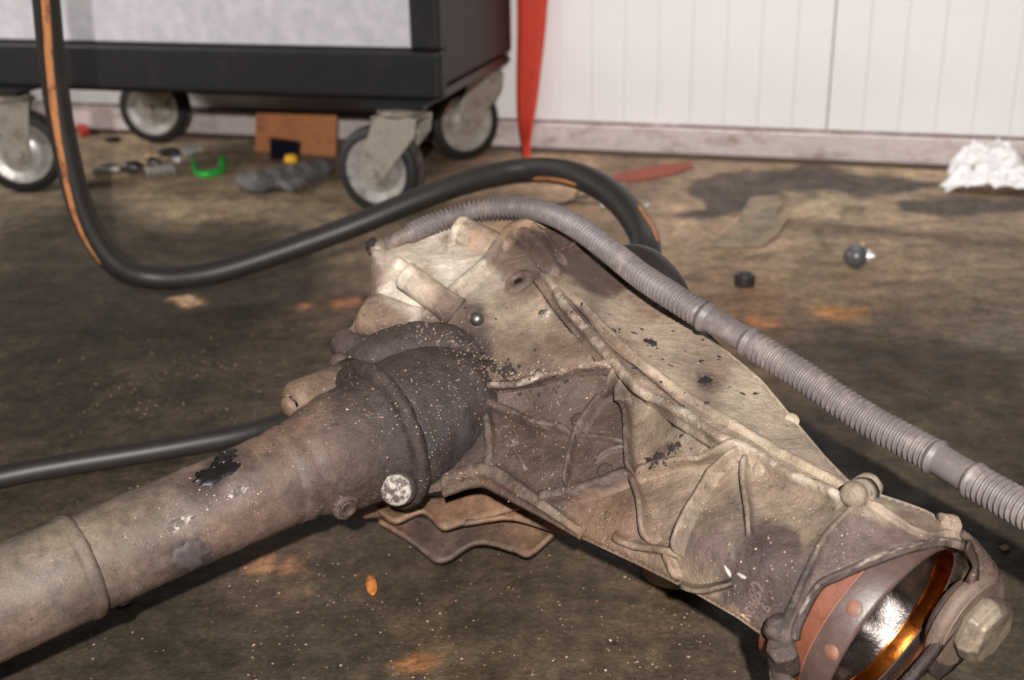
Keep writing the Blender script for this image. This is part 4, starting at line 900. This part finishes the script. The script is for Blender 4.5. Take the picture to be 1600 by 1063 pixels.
for i, (u, v) in enumerate(((1186,342),(1165,326),(1196,330),(1182,372))):
    c0 = fl(u, v, .0032); V, Fc = lathe([(0, .0062), (.0008, .0058), (.001, .003), (.0004, .0001)], c0, Zz, 14); make('rivet', V, Fc, M_dsteel, gk)
# crumpled tissue
def tissue(px, sc, nm, lab, seed, hgt):
    c0 = fl(*px); n = 46; V = []
    for i in range(n):
        for j in range(n):
            x = (i/(n-1)-.5)*2; y = (j/(n-1)-.5)*2; r_ = max(abs(x), abs(y)); e = max(0, 1-(x*x)**2*.9-(y*y)**2*.5)
            q = Vector((x*2.1+seed, y*2.1, seed)); f = abs(noise.noise(q))*.7+abs(noise.noise(q*2.3))*.45+abs(noise.noise(q*5))*.18
            z = hgt*max(0, e)*(.55+.75*f)+.004*f
            dx = noise.noise_vector(q*1.7)
            p_ = c0+D*(x*sc[0]+dx[0]*.012)+Nn*(y*sc[1]+dx[1]*.009)+Zz*max(.0012, z)
            V.append(p_)
    o = make(nm, np.array(V), grid_faces(n, n, False), M_tissue); s = o.modifiers.new('thick', 'SOLIDIFY'); s.thickness = .0008; s.offset = 1
    return tag(o, lab, 'tissue')
tissue((1552, 298), (.075, .028), 'crumpled_tissue', 'crumpled white tissue on the floor against the base rail, nearer one', 2.3, .036)
tissue((1540, 276), (.058, .026), 'crumpled_tissue', 'crumpled white tissue wad heaped behind the nearer tissue, against the wall', 7.7, .058)
# thin wires with a glass bulb
wr = thing('wire', 'thin dark wires with a small clear bulb on the floor under the hose arc', 'wire', tuple(fl(930, 325)))
for pts in ([(868,322),(895,312),(920,305),(935,312),(944,322)], [(872,318),(905,316),(944,320)], [(905,298),(900,306),(918,310)]):
    V, Fc = tube(even([fl(u, v, .003) for u, v in pts], n=24)[0], .0014, 8); make('strand', V, Fc, M_rubber, wr)
V, Fc = lathe([(-.009*math.cos(a), max(.007*math.sin(a), .0001)) for a in np.linspace(0, np.pi, 12)], fl(946, 327)+Zz*.0075, D, 18); make('bulb', V, Fc, M_steel, wr)
lumpy(1011, 324, .004, M_steel, 'steel_bead', 'tiny bright bead on the floor just outside the hose arc', 'bead', amp=.05)
# seed in the foreground
sdc = fl(581, 922)+Zz*.0042; sda = unit(fl(577, 903)-fl(582, 944)); V, Fc = lathe([(-.0135*math.cos(a), max(.0045*math.sin(a)**1.15, .0001)) for a in np.linspace(0, np.pi, 18)], sdc, sda, 18)
V[:, 2] = (V[:, 2]-sdc[2])*.8+sdc[2]; tag(make('seed', V, Fc, M_seed), 'small orange brown seed on the floor in front of the gearbox', 'seed')
# pale paint chips
def chip(poly, mat, label): tag(slab(poly, mat, 'paint_chip', .0009), label, 'paint chip', None)
chip([(183,947),(196,939),(208,936),(205,943),(190,949)], M_white, 'pale paint chip in the shade below the tube collar')
chip([(278,466),(296,462),(316,476),(298,480)], M_grit, 'pale tan paint chip on the dark floor below the hose bend')
chip([(1560,856),(1572,852),(1578,860),(1566,862)], M_grit, 'tan paint chip at right below the corrugated hose')
# loose grit: too many and too small to count
parts = []; rng = np.random.RandomState(3)
bm = bmesh.new(); bmesh.ops.create_icosphere(bm, subdivisions=1, radius=1); iv = np.array([x.co[:] for x in bm.verts]); ifc = [tuple(x.index for x in f.verts) for f in bm.faces]; bm.free()
for k in range(900):
    if k < 330: u, v = rng.normal(260, 90), rng.normal(600, 45)
    elif k < 560: u, v = rng.uniform(380, 1150), rng.uniform(860, 1063)
    else: u, v = rng.uniform(0, 1600), rng.uniform(300, 1060)
    if v < 262: continue
    c0 = fl(u, v); s = abs(rng.normal(0, .00035))+.0002
    parts.append((iv*rng.uniform(.6, 1.3, (len(iv), 3))*s*np.array([1.2, 1.2, .5])+c0+Zz*s*.2, ifc))
V, Fc = join(parts); tag(make('floor_grit', V, Fc, M_grit, smooth=False), 'loose pale grit scattered over the oily concrete floor', 'grit', None, 'stuff')

# crumbs of dirt caked on the gearbox, dropped on whatever surface lies there
dg = bpy.context.evaluated_depsgraph_get()
def crumbs(name, clusters, mat, smin, smax, flat=.6):
    parts = []; rg_ = np.random.RandomState(len(name)*7)
    for (u, v, su, sv, ang, n) in clusters:
        for _ in range(n):
            a, b = rg_.normal(0, su), rg_.normal(0, sv); d = ray(u+a*math.cos(ang)-b*math.sin(ang), v+a*math.sin(ang)+b*math.cos(ang))
            hit, loc, nor, idx_, ob, mx = scene.ray_cast(dg, Vector(CAM), Vector(d))
            if not hit or ob.parent is not gb: continue
            sz = smin+(smax-smin)*rg_.rand()**3; nz = np.array(nor); t_ = unit(np.cross(nz, rg_.normal(size=3))); b_ = np.cross(nz, t_)
            q = iv*rg_.uniform(.5, 1.4, (len(iv), 3))*sz
            parts.append((np.array(loc)+q[:, :1]*t_*rg_.uniform(.8, 2.)+q[:, 1:2]*b_+q[:, 2:]*nz*flat, ifc))
    V, Fc = join(parts); o = make(name, V, Fc, mat, gb, smooth=False); o['kind'] = 'stuff'
crumbs('caked_grit', [(660,516,32,9,.1,110),(725,548,42,14,.55,260),(775,578,30,8,.3,120),(850,583,45,4,-.14,90),(935,570,22,3,-.2,60),(560,600,50,30,.5,90),(640,650,60,50,.4,120),(690,590,40,30,0,90),(505,625,40,20,-.4,60),
 (900,540,90,40,.3,150),(860,650,70,40,0,120),(820,720,60,40,0,90),(990,800,60,40,.5,60),(1050,520,90,40,.75,120),(1150,640,90,30,.75,90),(1010,600,60,3,.62,60),(1110,680,60,3,.6,60),(700,745,40,8,-.2,60),(1210,880,50,40,.4,40),(350,760,120,30,-.4,120)], plain('pale_grit', (176, 146, 122), .7, var=.5, sc=300), .00016, .00058)
crumbs('dark_crumbs', [(965,515,14,6,.3,14),(1020,538,16,6,.3,14),(1035,712,26,8,-.5,46),(1090,580,40,30,.6,20),(1160,640,60,30,.7,16),(790,572,36,7,.25,60),(745,562,22,8,.3,30),(880,600,40,10,-.2,18),(850,500,70,40,0,26),(720,748,14,5,-.4,14),(830,612,20,6,.3,16),(1050,540,60,30,.6,26),(930,470,40,30,.5,14)], M_clot, .0003, .0015)
